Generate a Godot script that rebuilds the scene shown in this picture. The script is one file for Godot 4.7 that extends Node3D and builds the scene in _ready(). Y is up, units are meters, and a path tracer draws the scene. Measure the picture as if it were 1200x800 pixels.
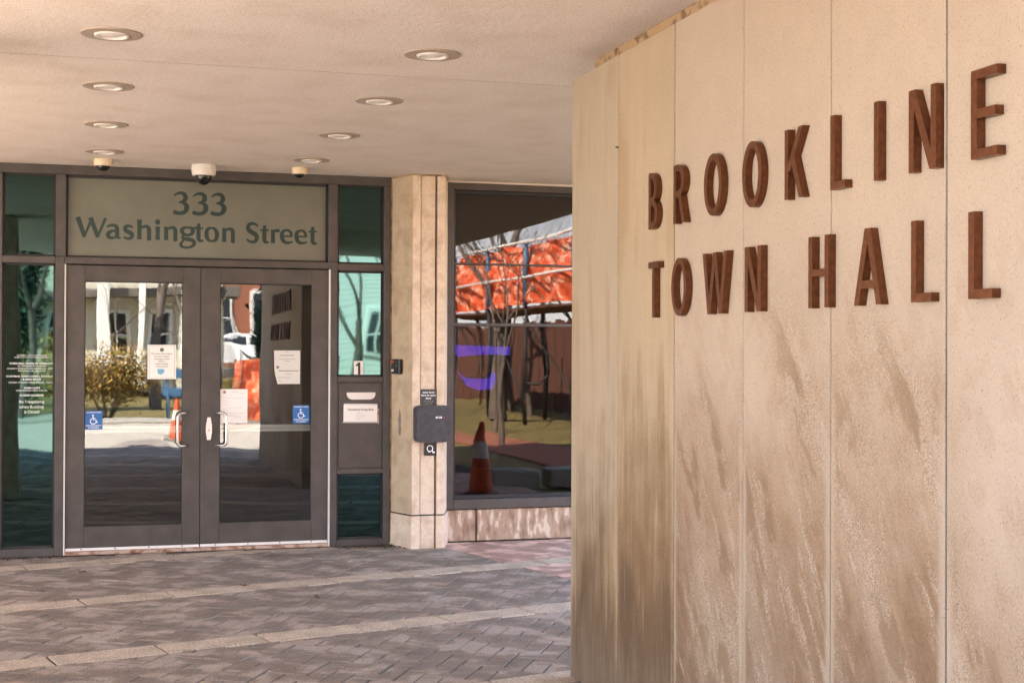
extends Node3D
# Civic building entrance under a concrete canopy. x = along the glazed front (to the right), y = up, z = towards the viewer. Ground is y 0.

const DZ := -10.4            # plane of the glazed front
const SX := 2.0352           # face of the sign wall
const CEIL := 2.718
var rng := RandomNumberGenerator.new()
var taken := {}
var M := {}
var uv_of = null      # when set, gives each vertex its texture place

# ------------------------------------------------------------------ names and metas
func numbered(called: String) -> String:
	if not taken.has(called):
		taken[called] = 0
		return called
	taken[called] += 1
	return "%s_%03d" % [called, taken[called]]

func tag(o: Node, label: String, category := "", group := "", kind := "") -> void:
	if label: o.set_meta("label", label)
	if category: o.set_meta("category", category)
	if group: o.set_meta("group", group)
	if kind: o.set_meta("kind", kind)

func thing(called: String, label: String, category: String, at := Vector3.ZERO, turn := 0.0, group := "") -> Node3D:
	var o := Node3D.new()
	o.name = numbered(called)
	add_child(o)
	o.position = at
	o.rotation.y = turn
	tag(o, label, category, group)
	return o

func part(parent: Node, called: String, mesh: Mesh, m: Material, at := Vector3.ZERO, rot := Vector3.ZERO) -> MeshInstance3D:
	var o := MeshInstance3D.new()
	o.name = StringName(called) if parent != self else StringName(numbered(called))
	o.mesh = mesh
	o.material_override = m
	o.position = at
	o.rotation = rot
	parent.add_child(o, true)
	return o

func struct(called: String, mesh: Mesh, m: Material, at := Vector3.ZERO) -> MeshInstance3D:
	var o := part(self, called, mesh, m, at)
	o.set_meta("kind", "structure")
	return o

# ------------------------------------------------------------------ shapes
func tri(st: SurfaceTool, a: Vector3, b: Vector3, c: Vector3, inside: Vector3) -> void:
	# front faces run clockwise; inside = any point behind the face
	var n := (b - a).cross(c - a)
	if n.dot((a + b + c) / 3.0 - inside) > 0.0:
		var t := b
		b = c
		c = t
	for p in [a, b, c]:
		if uv_of != null: st.set_uv(uv_of.call(p))
		st.add_vertex(p)

func quad(st: SurfaceTool, a: Vector3, b: Vector3, c: Vector3, d: Vector3, inside: Vector3) -> void:
	tri(st, a, b, c, inside)
	tri(st, a, c, d, inside)

func start() -> SurfaceTool:
	var st := SurfaceTool.new()
	st.begin(Mesh.PRIMITIVE_TRIANGLES)
	st.set_smooth_group(-1)
	return st

func done(st: SurfaceTool) -> ArrayMesh:
	st.generate_normals()
	return st.commit()

func add_cbox(st: SurfaceTool, lo: Vector3, hi: Vector3, b: float) -> void:
	var c := (lo + hi) / 2.0
	var h := (hi - lo) / 2.0
	b = minf(b, minf(h.x, minf(h.y, h.z)) * 0.9)
	var P := func(sx: int, sy: int, sz: int, ax: int) -> Vector3:
		var v := Vector3(sx * (h.x - (0.0 if ax == 0 else b)), sy * (h.y - (0.0 if ax == 1 else b)), sz * (h.z - (0.0 if ax == 2 else b)))
		return c + v
	for s in [-1, 1]:
		quad(st, P.call(s, -1, -1, 0), P.call(s, 1, -1, 0), P.call(s, 1, 1, 0), P.call(s, -1, 1, 0), c)
		quad(st, P.call(-1, s, -1, 1), P.call(1, s, -1, 1), P.call(1, s, 1, 1), P.call(-1, s, 1, 1), c)
		quad(st, P.call(-1, -1, s, 2), P.call(1, -1, s, 2), P.call(1, 1, s, 2), P.call(-1, 1, s, 2), c)
	if b <= 0.0: return
	for s in [-1, 1]:
		for t in [-1, 1]:
			quad(st, P.call(s, t, -1, 0), P.call(s, t, 1, 0), P.call(s, t, 1, 1), P.call(s, t, -1, 1), c)
			quad(st, P.call(s, -1, t, 0), P.call(s, 1, t, 0), P.call(s, 1, t, 2), P.call(s, -1, t, 2), c)
			quad(st, P.call(-1, s, t, 1), P.call(1, s, t, 1), P.call(1, s, t, 2), P.call(-1, s, t, 2), c)
			for u in [-1, 1]:
				tri(st, P.call(s, t, u, 0), P.call(s, t, u, 1), P.call(s, t, u, 2), c)

func cbox(size: Vector3, b := 0.003) -> ArrayMesh:
	var st := start()
	add_cbox(st, -size / 2.0, size / 2.0, b)
	return done(st)

# a box given by its extents in the world's axes, made about its own centre
func slab(parent: Node, called: String, m: Material, x0: float, x1: float, y0: float, y1: float, z0: float, z1: float, b := 0.003) -> MeshInstance3D:
	var lo := Vector3(minf(x0, x1), minf(y0, y1), minf(z0, z1))
	var hi := Vector3(maxf(x0, x1), maxf(y0, y1), maxf(z0, z1))
	return part(parent, called, cbox(hi - lo, b), m, (lo + hi) / 2.0 - (parent.position if parent is Node3D and parent != self else Vector3.ZERO))

func add_tube(st: SurfaceTool, pts: Array, radii: Array, n := 8, cap := true) -> void:
	var rings := []
	var side := Vector3.ZERO
	for i in pts.size():
		var d: Vector3 = (pts[mini(i + 1, pts.size() - 1)] - pts[maxi(i - 1, 0)]).normalized()
		if side == Vector3.ZERO:
			side = d.cross(Vector3.UP if absf(d.y) < 0.9 else Vector3.RIGHT).normalized()
		side = (side - d * side.dot(d)).normalized()
		var other := d.cross(side)
		var ring := []
		for k in n:
			var a := TAU * k / n
			ring.append(pts[i] + (side * cos(a) + other * sin(a)) * radii[i])
		rings.append(ring)
	for i in pts.size() - 1:
		var mid: Vector3 = (pts[i] + pts[i + 1]) / 2.0
		for k in n:
			quad(st, rings[i][k], rings[i][(k + 1) % n], rings[i + 1][(k + 1) % n], rings[i + 1][k], mid)
	if cap:
		for k in n:
			tri(st, pts[0], rings[0][k], rings[0][(k + 1) % n], pts[1])
			tri(st, pts[-1], rings[-1][k], rings[-1][(k + 1) % n], pts[-2])

func tube(pts: Array, r: float, n := 10) -> ArrayMesh:
	var st := start()
	st.set_smooth_group(0)
	var rr := []
	for p in pts: rr.append(r)
	add_tube(st, pts, rr, n)
	return done(st)

# profile: Vector2(radius, y) from one end to the other
func lathe(profile: Array, n := 32, smooth := false) -> ArrayMesh:
	var st := start()
	st.set_smooth_group(0 if smooth else -1)
	for i in profile.size() - 1:
		var p: Vector2 = profile[i]
		var q: Vector2 = profile[i + 1]
		for k in n:
			var a := TAU * k / n
			var b := TAU * (k + 1) / n
			var A := Vector3(p.x * cos(a), p.y, p.x * sin(a))
			var B := Vector3(p.x * cos(b), p.y, p.x * sin(b))
			var C := Vector3(q.x * cos(b), q.y, q.x * sin(b))
			var D := Vector3(q.x * cos(a), q.y, q.x * sin(a))
			var t := q - p
			var nrm := Vector3(cos((a + b) / 2) * -t.y, t.x, sin((a + b) / 2) * -t.y)   # profile runs so that the outside lies on its right
			var inside := (A + B + C + D) / 4.0 - nrm
			if p.x > 1e-6: tri(st, A, B, C, inside)
			if q.x > 1e-6: tri(st, A, C, D, inside)
	return done(st)

# prism of a polygon in the ground plane (Vector2 x, z) from y0 to y1, top edge chamfered
func prism(poly: PackedVector2Array, y0: float, y1: float, b: float, m_center := Vector2.ZERO) -> ArrayMesh:
	var st := start()
	add_prism(st, poly, y0, y1, b, m_center)
	return done(st)

func add_prism(st: SurfaceTool, poly: PackedVector2Array, y0: float, y1: float, b: float, off := Vector2.ZERO) -> void:
	var c := Vector2.ZERO
	for p in poly: c += p
	c /= poly.size()
	var n := poly.size()
	var inside := Vector3(c.x - off.x, (y0 + y1) / 2.0, c.y - off.y)
	var top := []
	for p in poly:
		var d := c - p
		top.append(p + d.normalized() * minf(b * 1.4, d.length() * 0.5))
	for i in n:
		var j := (i + 1) % n
		var a := poly[i] - off
		var e := poly[j] - off
		var ta: Vector2 = top[i] - off
		var te: Vector2 = top[j] - off
		quad(st, Vector3(a.x, y0, a.y), Vector3(e.x, y0, e.y), Vector3(e.x, y1 - b, e.y), Vector3(a.x, y1 - b, a.y), inside)
		quad(st, Vector3(a.x, y1 - b, a.y), Vector3(e.x, y1 - b, e.y), Vector3(te.x, y1, te.y), Vector3(ta.x, y1, ta.y), inside)
		tri(st, Vector3(c.x - off.x, y1, c.y - off.y), Vector3(ta.x, y1, ta.y), Vector3(te.x, y1, te.y), inside)

# a convex or simple outline in x,y extruded along z
func extrude(poly: PackedVector2Array, z0: float, z1: float) -> ArrayMesh:
	var st := start()
	var idx := Geometry2D.triangulate_polygon(poly)
	for k in range(0, idx.size(), 3):
		for zz in [z0, z1]:
			var ins := Vector3(poly[idx[k]].x, poly[idx[k]].y, (z0 + z1) / 2.0)
			tri(st, Vector3(poly[idx[k]].x, poly[idx[k]].y, zz), Vector3(poly[idx[k + 1]].x, poly[idx[k + 1]].y, zz), Vector3(poly[idx[k + 2]].x, poly[idx[k + 2]].y, zz), ins)
	var cw := Geometry2D.is_polygon_clockwise(poly)
	for i in poly.size():
		var a := poly[i]
		var b := poly[(i + 1) % poly.size()]
		var e := (b - a)
		var nrm := Vector2(e.y, -e.x) * (-1.0 if cw else 1.0)
		var ins2 := (a + b) / 2.0 - nrm
		quad(st, Vector3(a.x, a.y, z0), Vector3(b.x, b.y, z0), Vector3(b.x, b.y, z1), Vector3(a.x, a.y, z1), Vector3(ins2.x, ins2.y, (z0 + z1) / 2.0))
	return done(st)

func rounded(w: float, h: float, r: float, n := 6) -> PackedVector2Array:
	var out := PackedVector2Array()
	for k in 4:
		var c := Vector2((w / 2 - r) * [1, -1, -1, 1][k], (h / 2 - r) * [1, 1, -1, -1][k])
		for i in n + 1:
			out.append(c + Vector2.from_angle(PI / 2 * k + PI / 2 * i / n) * r)
	return out

# ------------------------------------------------------------------ materials
func lin(r: float, g: float, b: float, a := 1.0) -> Color:
	var c := Color(r, g, b).linear_to_srgb()
	c.a = a
	return c

func noise_tex(freq: float, stops: Array, size := 512, octaves := 4, seed_ := 1, kind := FastNoiseLite.TYPE_SIMPLEX_SMOOTH) -> NoiseTexture2D:
	var n := FastNoiseLite.new()
	n.noise_type = kind
	n.frequency = freq
	n.fractal_octaves = octaves
	n.seed = seed_
	var t := NoiseTexture2D.new()
	t.width = size
	t.height = size
	t.seamless = true
	t.noise = n
	if stops:
		var g := Gradient.new()
		var off := PackedFloat32Array()
		var col := PackedColorArray()
		for s in stops:
			off.append(s[0])
			col.append(s[1])
		g.offsets = off
		g.colors = col
		t.color_ramp = g
	return t

func mat(c: Color, rough := 0.7, metal := 0.0, called := "") -> StandardMaterial3D:
	var m := StandardMaterial3D.new()
	m.albedo_color = c
	m.roughness = rough
	m.metallic = metal
	m.resource_name = called
	return m

func textured(c: Color, rough: float, tex: Texture2D, per_m: float, bump: Texture2D = null, depth := 0.1, metal := 0.0, world := true) -> StandardMaterial3D:
	var m := mat(c, rough, metal)
	m.albedo_texture = tex
	m.uv1_triplanar = true
	m.uv1_world_triplanar = world
	m.uv1_scale = Vector3.ONE * per_m
	if bump:
		m.heightmap_enabled = true
		m.heightmap_texture = bump
		m.heightmap_scale = depth
	return m

func detail(m: StandardMaterial3D, tex: Texture2D) -> void:
	m.detail_enabled = true
	m.detail_blend_mode = BaseMaterial3D.BLEND_MODE_MUL
	m.detail_albedo = tex
	m.detail_uv_layer = BaseMaterial3D.DETAIL_UV_2
	m.uv2_triplanar = true
	m.uv2_world_triplanar = true

func make_materials() -> void:
	var grey := func(a: float, b: float) -> Array: return [[0.0, Color(a, a, a)], [1.0, Color(b, b, b)]]
	var fine := noise_tex(0.05, grey.call(0.82, 1.0), 512, 4, 3)
	var grit := noise_tex(0.11, [], 512, 3, 9)
	var wavy := noise_tex(0.006, [], 256, 2, 17)
	wavy.as_normal_map = true
	wavy.bump_strength = 6.0
	M.fine = fine
	M.grit = grit
	# storefront metal: brown-grey anodised aluminium with faint dust
	M.frame = textured(lin(0.090, 0.0775, 0.071), 0.5, noise_tex(0.012, grey.call(0.84, 1.0), 512, 6, 5), 0.8, null, 0.1, 0.35)
	M.gasket = mat(lin(0.012, 0.012, 0.013), 0.6)
	M.white_strip = mat(lin(0.72, 0.69, 0.66), 0.5)
	M.rusty = textured(lin(0.46, 0.36, 0.30), 0.7, noise_tex(0.03, [[0.0, Color(0.5, 0.3, 0.18)], [0.36, Color(0.78, 0.66, 0.58)], [0.55, Color(0.95, 0.91, 0.88)], [1.0, Color(1, 0.97, 0.94)]], 512, 5, 12), 0.7)
	M.steel = mat(lin(0.50, 0.46, 0.43), 0.36, 1.0)
	M.lockmetal = mat(lin(0.72, 0.70, 0.69), 0.3, 0.7)
	# glass
	var g := mat(Color(0.93, 0.96, 0.95, 0.0), 0.0, 0.0, "clear_glass")
	g.transparency = BaseMaterial3D.TRANSPARENCY_ALPHA
	g.refraction_enabled = true
	g.refraction_scale = 0.078
	g.normal_enabled = true
	g.normal_texture = wavy
	g.normal_scale = 0.014
	g.uv1_triplanar = true
	g.uv1_world_triplanar = true
	g.uv1_scale = Vector3.ONE * 0.55
	M.glass = g
	var w: StandardMaterial3D = g.duplicate()
	w.normal_scale = 0.016
	w.albedo_color = Color(0.86, 0.80, 0.76, 0.0)
	w.refraction_scale = 0.058
	M.window_glass = w
	var t := mat(lin(0.054, 0.100, 0.096), 0.02, 1.0, "tinted_glass")
	t.normal_enabled = true
	t.normal_texture = wavy
	t.normal_scale = 0.03
	t.uv1_triplanar = true
	t.uv1_world_triplanar = true
	t.uv1_scale = Vector3.ONE * 0.7
	M.tinted = t
	# concrete
	M.column = textured(lin(0.71, 0.575, 0.455), 0.85, noise_tex(0.012, [[0.0, Color(0.84, 0.80, 0.76)], [0.4, Color(0.94, 0.925, 0.91)], [0.65, Color(1, 1, 1)], [1.0, Color(0.96, 0.93, 0.88)]], 512, 5, 22), 0.9, grit, 0.12)
	detail(M.column, noise_tex(0.05, grey.call(0.93, 1.0), 512, 4, 24))
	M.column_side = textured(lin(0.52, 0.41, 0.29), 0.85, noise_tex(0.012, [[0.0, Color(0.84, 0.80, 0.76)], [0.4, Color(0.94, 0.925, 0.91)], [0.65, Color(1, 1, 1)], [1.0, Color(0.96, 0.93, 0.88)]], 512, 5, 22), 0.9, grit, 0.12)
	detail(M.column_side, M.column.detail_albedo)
	M.ceiling = textured(lin(0.76, 0.675, 0.62), 0.95, noise_tex(0.007, [[0.0, Color(0.95, 0.935, 0.92)], [0.36, Color(0.978, 0.97, 0.962)], [0.55, Color(0.99, 0.987, 0.984)], [1.0, Color(1, 1, 1)]], 1024, 6, 31), 0.3, noise_tex(0.16, [], 512, 3, 33), 0.12)
	M.ceiling.uv2_scale = Vector3.ONE * 2.1
	detail(M.ceiling, noise_tex(0.09, [[0.0, Color(0.70, 0.66, 0.62)], [0.32, Color(0.93, 0.92, 0.91)], [0.44, Color(0.985, 0.985, 0.985)], [1.0, Color(1, 1, 1)]], 512, 3, 34))
	M.plinth = textured(lin(0.56, 0.46, 0.375), 0.85, noise_tex(0.022, [[0.0, Color(0.62, 0.53, 0.47)], [0.38, Color(0.80, 0.73, 0.68)], [0.58, Color(0.86, 0.80, 0.75)], [0.66, Color(1, 0.98, 0.96)], [1.0, Color(1, 1, 1)]], 512, 6, 41), 1.1, grit, 0.25)
	M.plinth.uv1_scale = Vector3(1.3, 0.42, 1.3)
	M.wall_core = textured(lin(0.36, 0.29, 0.21), 0.9, fine, 1.3, grit, 0.2)
	M.wall_trim = textured(lin(0.36, 0.25, 0.15), 0.9, noise_tex(0.03, [[0.0, Color(0.4, 0.3, 0.22)], [0.5, Color(1, 1, 1)], [1.0, Color(1, 0.95, 0.85)]], 256, 4, 47), 1.0)
	# paving
	M.bricks = []
	var stain := noise_tex(0.0075, [[0.0, Color(0.70, 0.685, 0.66)], [0.40, Color(0.79, 0.78, 0.76)], [0.54, Color(0.85, 0.84, 0.82)], [0.64, Color(0.98, 0.975, 0.96)], [0.74, Color(1, 1, 1)], [1.0, Color(1, 1, 1)]], 1024, 6, 51)
	for tone in [[0.39, 0.318, 0.272], [0.37, 0.30, 0.257], [0.405, 0.328, 0.278], [0.378, 0.312, 0.27], [0.392, 0.312, 0.262]]:
		var b := textured(lin(tone[0], tone[1], tone[2]), 0.85, stain, 0.42, grit, 0.25)
		b.uv2_scale = Vector3.ONE * 3.0
		detail(b, noise_tex(0.05, [[0.0, Color(0.72, 0.70, 0.68)], [0.42, Color(0.92, 0.92, 0.915)], [0.6, Color(1, 1, 1)], [1.0, Color(1, 1, 1)]], 512, 5, 52) if M.bricks.is_empty() else M.bricks[0].detail_albedo)
		M.bricks.append(b)
	M.joint = textured(lin(0.035, 0.028, 0.024), 0.95, fine, 2.0)
	M.band = textured(lin(0.62, 0.505, 0.395), 0.85, noise_tex(0.02, grey.call(0.82, 1.0), 512, 5, 53), 0.5, grit, 0.2)
	detail(M.band, M.bricks[0].detail_albedo)
	M.band.uv2_scale = Vector3.ONE * 2.0
	M.pinks = []
	for tone in [[0.70, 0.44, 0.365], [0.76, 0.50, 0.415], [0.64, 0.395, 0.33]]:
		var b := textured(lin(tone[0], tone[1], tone[2]), 0.85, stain, 0.5, grit, 0.25)
		b.uv2_scale = Vector3.ONE * 3.0
		detail(b, M.bricks[0].detail_albedo)
		M.pinks.append(b)
	M.scrape = textured(lin(0.27, 0.215, 0.165), 0.9, fine, 3.0)
	M.dirt = mat(lin(0.06, 0.045, 0.032), 0.95)
	# fittings
	M.white_plastic = mat(lin(0.66, 0.62, 0.58), 0.4)
	M.cream_plastic = mat(lin(0.68, 0.55, 0.38), 0.4)
	M.black_dome = mat(lin(0.008, 0.008, 0.009), 0.06)
	M.black = mat(lin(0.012, 0.011, 0.011), 0.35)
	M.charcoal = textured(lin(0.052, 0.054, 0.066), 0.5, noise_tex(0.03, grey.call(0.7, 1.0), 256, 4, 61), 2.0)
	M.plate = mat(lin(0.04, 0.038, 0.038), 0.5)
	M.trim_ring = textured(lin(0.47, 0.375, 0.30), 0.6, fine, 3.0)
	M.lamp_white = mat(lin(0.70, 0.66, 0.62), 0.4)
	M.lamp_glass = mat(lin(0.78, 0.70, 0.64), 0.15)
	M.paper = mat(lin(0.78, 0.75, 0.72), 0.8)
	M.paper_grey = mat(lin(0.60, 0.58, 0.54), 0.8)
	M.paper_print = mat(lin(0.10, 0.10, 0.11), 0.8)
	M.blue = mat(lin(0.012, 0.115, 0.36), 0.4)
	M.print_white = mat(lin(0.80, 0.82, 0.84), 0.5)
	M.red = mat(lin(0.55, 0.03, 0.03), 0.4)
	M.letter = textured(lin(0.150, 0.052, 0.020), 0.34, noise_tex(0.02, [[0.0, Color(0.80, 0.76, 0.76)], [0.45, Color(0.90, 0.90, 0.90)], [0.62, Color(0.97, 0.97, 0.97)], [1.0, Color(1, 1, 0.96)]], 512, 6, 71), 3.3, grit, 0.03, 0.65)
	M.leaf = mat(lin(0.11, 0.045, 0.025), 0.8)
	# surroundings
	M.asphalt = textured(lin(0.14, 0.125, 0.115), 0.95, noise_tex(0.03, grey.call(0.75, 1.0), 512, 5, 81), 0.3)
	M.plaza = textured(lin(0.52, 0.46, 0.395), 0.9, noise_tex(0.02, grey.call(0.86, 1.0), 512, 5, 88), 0.25)
	M.sidewalk = textured(lin(0.46, 0.42, 0.37), 0.9, noise_tex(0.03, grey.call(0.8, 1.0), 512, 5, 82), 0.3)
	M.lawn = textured(lin(0.24, 0.185, 0.065), 0.95, noise_tex(0.04, [[0.0, Color(0.45, 0.45, 0.3)], [0.5, Color(0.85, 0.85, 0.75)], [1.0, Color(1, 1, 1)]], 512, 5, 83), 0.25)
	M.bark = textured(lin(0.21, 0.17, 0.14), 0.95, noise_tex(0.03, grey.call(0.6, 1.0), 256, 4, 84), 0.8)
	M.siding = mat(lin(0.66, 0.62, 0.52), 0.8)
	M.white_paint = mat(lin(0.82, 0.81, 0.78), 0.6)
	M.roof = mat(lin(0.13, 0.115, 0.10), 0.9)
	M.brick_red = textured(lin(0.40, 0.145, 0.085), 0.9, noise_tex(0.05, grey.call(0.7, 1.0), 512, 4, 85), 0.6)
	M.dark_pane = mat(lin(0.03, 0.035, 0.04), 0.05)
	M.car_white = mat(lin(0.74, 0.76, 0.80), 0.3)
	M.tyre = mat(lin(0.02, 0.02, 0.02), 0.8)
	M.car_glass = mat(lin(0.02, 0.022, 0.025), 0.05)
	M.netting = textured(Color.WHITE, 0.6, noise_tex(0.014, [[0.0, Color(0.62, 0.22, 0.12)], [0.38, Color(0.86, 0.36, 0.20)], [0.60, Color(0.95, 0.46, 0.28)], [0.72, Color(0.98, 0.80, 0.70)], [1.0, Color(1, 0.92, 0.88)]], 512, 5, 86), 0.55)
	M.netting.backlight_enabled = true
	M.netting.backlight = Color(0.5, 0.16, 0.06)
	M.blue_post = mat(lin(0.05, 0.13, 0.24), 0.5)
	M.dark_tube = mat(lin(0.02, 0.018, 0.018), 0.6)
	M.plank = textured(lin(0.13, 0.050, 0.032), 0.9, fine, 1.0)
	M.cone = mat(lin(0.55, 0.085, 0.025), 0.6)
	M.foliage = mat(lin(0.05, 0.085, 0.045), 0.8)
	M.foliage.backlight_enabled = true
	M.foliage.backlight = Color(0.15, 0.2, 0.08)
	M.bush = mat(lin(0.30, 0.20, 0.055), 0.85)
	M.bush.vertex_color_use_as_albedo = true
	M.bush.albedo_color = Color.WHITE
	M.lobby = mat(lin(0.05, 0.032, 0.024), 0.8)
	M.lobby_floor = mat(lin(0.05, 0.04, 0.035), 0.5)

# concrete of the sign wall: panels cleaner above, water-stained and sand-worn below
func wall_texture(w: int, h: int, length: float, height: float) -> ImageTexture:
	var blotch := FastNoiseLite.new()
	blotch.noise_type = FastNoiseLite.TYPE_SIMPLEX_SMOOTH
	blotch.frequency = 1.0
	blotch.fractal_octaves = 5
	blotch.seed = 7
	var streak := FastNoiseLite.new()
	streak.noise_type = FastNoiseLite.TYPE_SIMPLEX_SMOOTH
	streak.frequency = 1.0
	streak.fractal_octaves = 3
	streak.seed = 19
	var speck := FastNoiseLite.new()
	speck.noise_type = FastNoiseLite.TYPE_SIMPLEX
	speck.frequency = 1.0
	speck.fractal_octaves = 2
	speck.seed = 23
	var r := RandomNumberGenerator.new()
	r.seed = 77
	var bytes := PackedByteArray()
	bytes.resize(w * h * 3)
	var k := 0
	for j in h:
		var y := height * (1.0 - (j + 0.5) / h)
		for i in w:
			var x := length * (i + 0.5) / w          # metres from the far end
			var p := int(x / 0.5755)
			var off := p * 13.7
			var fine_ := r.randf() - 0.5
			var sp := speck.get_noise_2d(x * 150.0, y * 150.0) + 0.5 * speck.get_noise_2d(x * 60.0, y * 60.0 + 50.0)
			var c := Vector3(0.775, 0.697, 0.618)
			var e := absf((x / 0.5755 - p) - 0.5) * 2.0
			var pits := 1.0
			if p < 2:
				# smooth troweled panels: faint runs above, brown grime smeared down below
				c = Vector3(0.770, 0.688, 0.575) if p == 1 else Vector3(0.758, 0.690, 0.597)
				var bend := 0.02 * blotch.get_noise_2d(x * 0.8 + off, y * 0.9)
				var s0 := streak.get_noise_2d((x + bend) * 4.5 + off, y * 0.35 + 3.0)
				var s1 := streak.get_noise_2d((x + bend) * 13.0 + off, y * 0.8)
				var s2 := streak.get_noise_2d((x + bend) * 42.0 + off, y * 2.0 + 9.0)
				var big := blotch.get_noise_2d(x * 1.6 + off, y * 1.0 + 20.0)
				var mid := blotch.get_noise_2d(x * 5.0 + off, y * 4.0)
				c *= 1.0 + 0.02 * s1 * (0.4 + big) + 0.018 * s2 + 0.03 * big + 0.018 * mid
				c = c.lerp(c * Vector3(0.94, 0.905, 0.85), smoothstep(0.0, 0.6, s0 + 0.8 * big))
				var side := (0.22 if p == 0 and x < 0.07 else 0.0) + 0.30 * smoothstep(0.86, 1.0, e)
				var lvl := y + 0.34 * s0 + 0.16 * s1 + 0.12 * s2 + 0.25 * big + 0.16 * mid + side
				var low := smoothstep(1.30, 0.45, lvl + (0.12 if p == 0 else -0.12))
				c = c.lerp(c * Vector3(0.735, 0.665, 0.58), low)
				var grime := smoothstep(0.72, 0.30, lvl + (0.05 if p == 0 else -0.02)) * (0.75 + 0.35 * s1 + 0.35 * s2 + 0.4 * mid)
				c = c.lerp(c * Vector3(0.72, 0.69, 0.655), clampf(grime, 0.0, 1.0))
				c = c.lerp(Vector3(0.63, 0.57, 0.51), smoothstep(0.42, 0.05, y + 0.15 * s1) * 0.35)
				var run := smoothstep(0.45, 0.66, s2 + 0.35 * s1) * smoothstep(1.5, 0.8, y + 0.4 * big)
				c = c.lerp(Vector3(0.78, 0.72, 0.645), run * 0.35)
				c *= 1.0 + (0.045 + 0.11 * low) * fine_ + 0.03 * sp * (0.5 + low)
			else:
				# sand-worn panels: a diagonal wash, pale grain between smoother brown blades
				var wx := x + 0.022 * blotch.get_noise_2d(x * 3.0 + off, y * 3.0)
				var mid := blotch.get_noise_2d(x * 7.0 + 11.0, y * 6.0 + off)
				var across := wx * 0.92 + y * 0.39 + 0.05 * y * y + 0.012 * mid
				var along := wx * -0.39 + y * 0.92
				var f1 := blotch.get_noise_2d(across * 2.0 + off, along * 0.5 + off)
				var f2 := blotch.get_noise_2d(across * 4.6 - off, along * 1.25 + 5.0)
				var f3 := blotch.get_noise_2d(across * 17.0 + off, along * 2.6 + 15.0)
				var big := blotch.get_noise_2d(x * 1.2 + 40.0, y * 0.9 + off)
				var px := x / 0.5755 - p
				var hh: float = y + [0.0, 0.0, 0.02, -0.04, -0.06, 0.52 * px + 0.05, 0.3, 0.2][p]
				var low := smoothstep(1.55, 0.70, hh + 0.55 * f1 + 0.22 * big + 0.10 * f3)
				var deep := smoothstep(0.85, 0.25, hh + 0.4 * f2 + 0.2 * big)
				c *= 1.0 + 0.03 * big + 0.02 * mid + 0.008 * sp
				c = c.lerp(c * Vector3(0.955, 0.94, 0.925), smoothstep(0.0, 0.5, mid + f3 * 0.6) * smoothstep(2.1, 1.3, y) * 0.9)
				# the wash
				var stain := clampf(low * (0.80 + 0.8 * f1 + 0.5 * f2 + 0.35 * f3 + 0.3 * mid), 0.0, 1.0)
				c = c.lerp(Vector3(0.570, 0.445, 0.325), stain * 0.86)
				c = c.lerp(c * Vector3(0.82, 0.785, 0.75), deep * 0.75)
				# grain
				var worn := smoothstep(-0.14, 0.22, 0.55 * f2 - 0.5 * f1 + 0.5 * f3 + 0.25 * mid) * low
				c = c.lerp(Vector3(0.715, 0.638, 0.56), worn * 0.5)
				# smooth blades
				var blade := smoothstep(0.16, 0.40, f2 - 0.12 * f3 - 0.35 * f1 + 0.3 * mid) * smoothstep(0.35, 0.85, low)
				c = c.lerp(Vector3(0.535, 0.425, 0.315), blade * 0.6)
				var g := (0.06 + 0.12 * low + 0.30 * worn) * (1.0 - 0.75 * blade)
				c *= 1.0 + g * (fine_ * 0.95 + 0.14 * sp)
				c = c.lerp(Vector3(0.79, 0.735, 0.67), smoothstep(0.30, 0.45, f3 + 0.4 * fine_) * worn * 0.5)
				pits = 1.0 - worn * 0.5
				c = c.lerp(Vector3(0.765, 0.690, 0.610), smoothstep(0.86, 0.95, e + 0.02 * mid + 0.02 * f3) * low * 0.75)
			if fine_ > 0.49 and r.randf() < 0.22 * pits:
				c *= 0.70
			c *= 0.825
			bytes[k] = int(clampf(c.x, 0, 1) * 255.0)
			bytes[k + 1] = int(clampf(c.y, 0, 1) * 255.0)
			bytes[k + 2] = int(clampf(c.z, 0, 1) * 255.0)
			k += 3
	return ImageTexture.create_from_image(Image.create_from_data(w, h, false, Image.FORMAT_RGB8, bytes))

# ------------------------------------------------------------------ writing
func words(parent: Node, text: String, height: float, m: Material, at: Vector3, rot := Vector3.ZERO, bold := false, serif := false, wide := 0.0, called := "lettering") -> MeshInstance3D:
	var f := SystemFont.new()
	f.font_names = PackedStringArray(["Droid Serif" if serif else "Droid Sans"])
	if bold: f.font_weight = 700
	var t := TextMesh.new()
	t.font = f
	t.text = text
	t.font_size = 32
	t.pixel_size = height / 32.0
	t.depth = 0.0006
	t.curve_step = 4.0
	t.line_spacing = -4.0
	var o := part(parent, called, t, m, at, rot)
	if wide > 0.0:
		var b := t.get_aabb().size
		o.scale = Vector3(wide / maxf(b.x, 0.001), wide / maxf(b.x, 0.001), 1.0)
	return o

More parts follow.
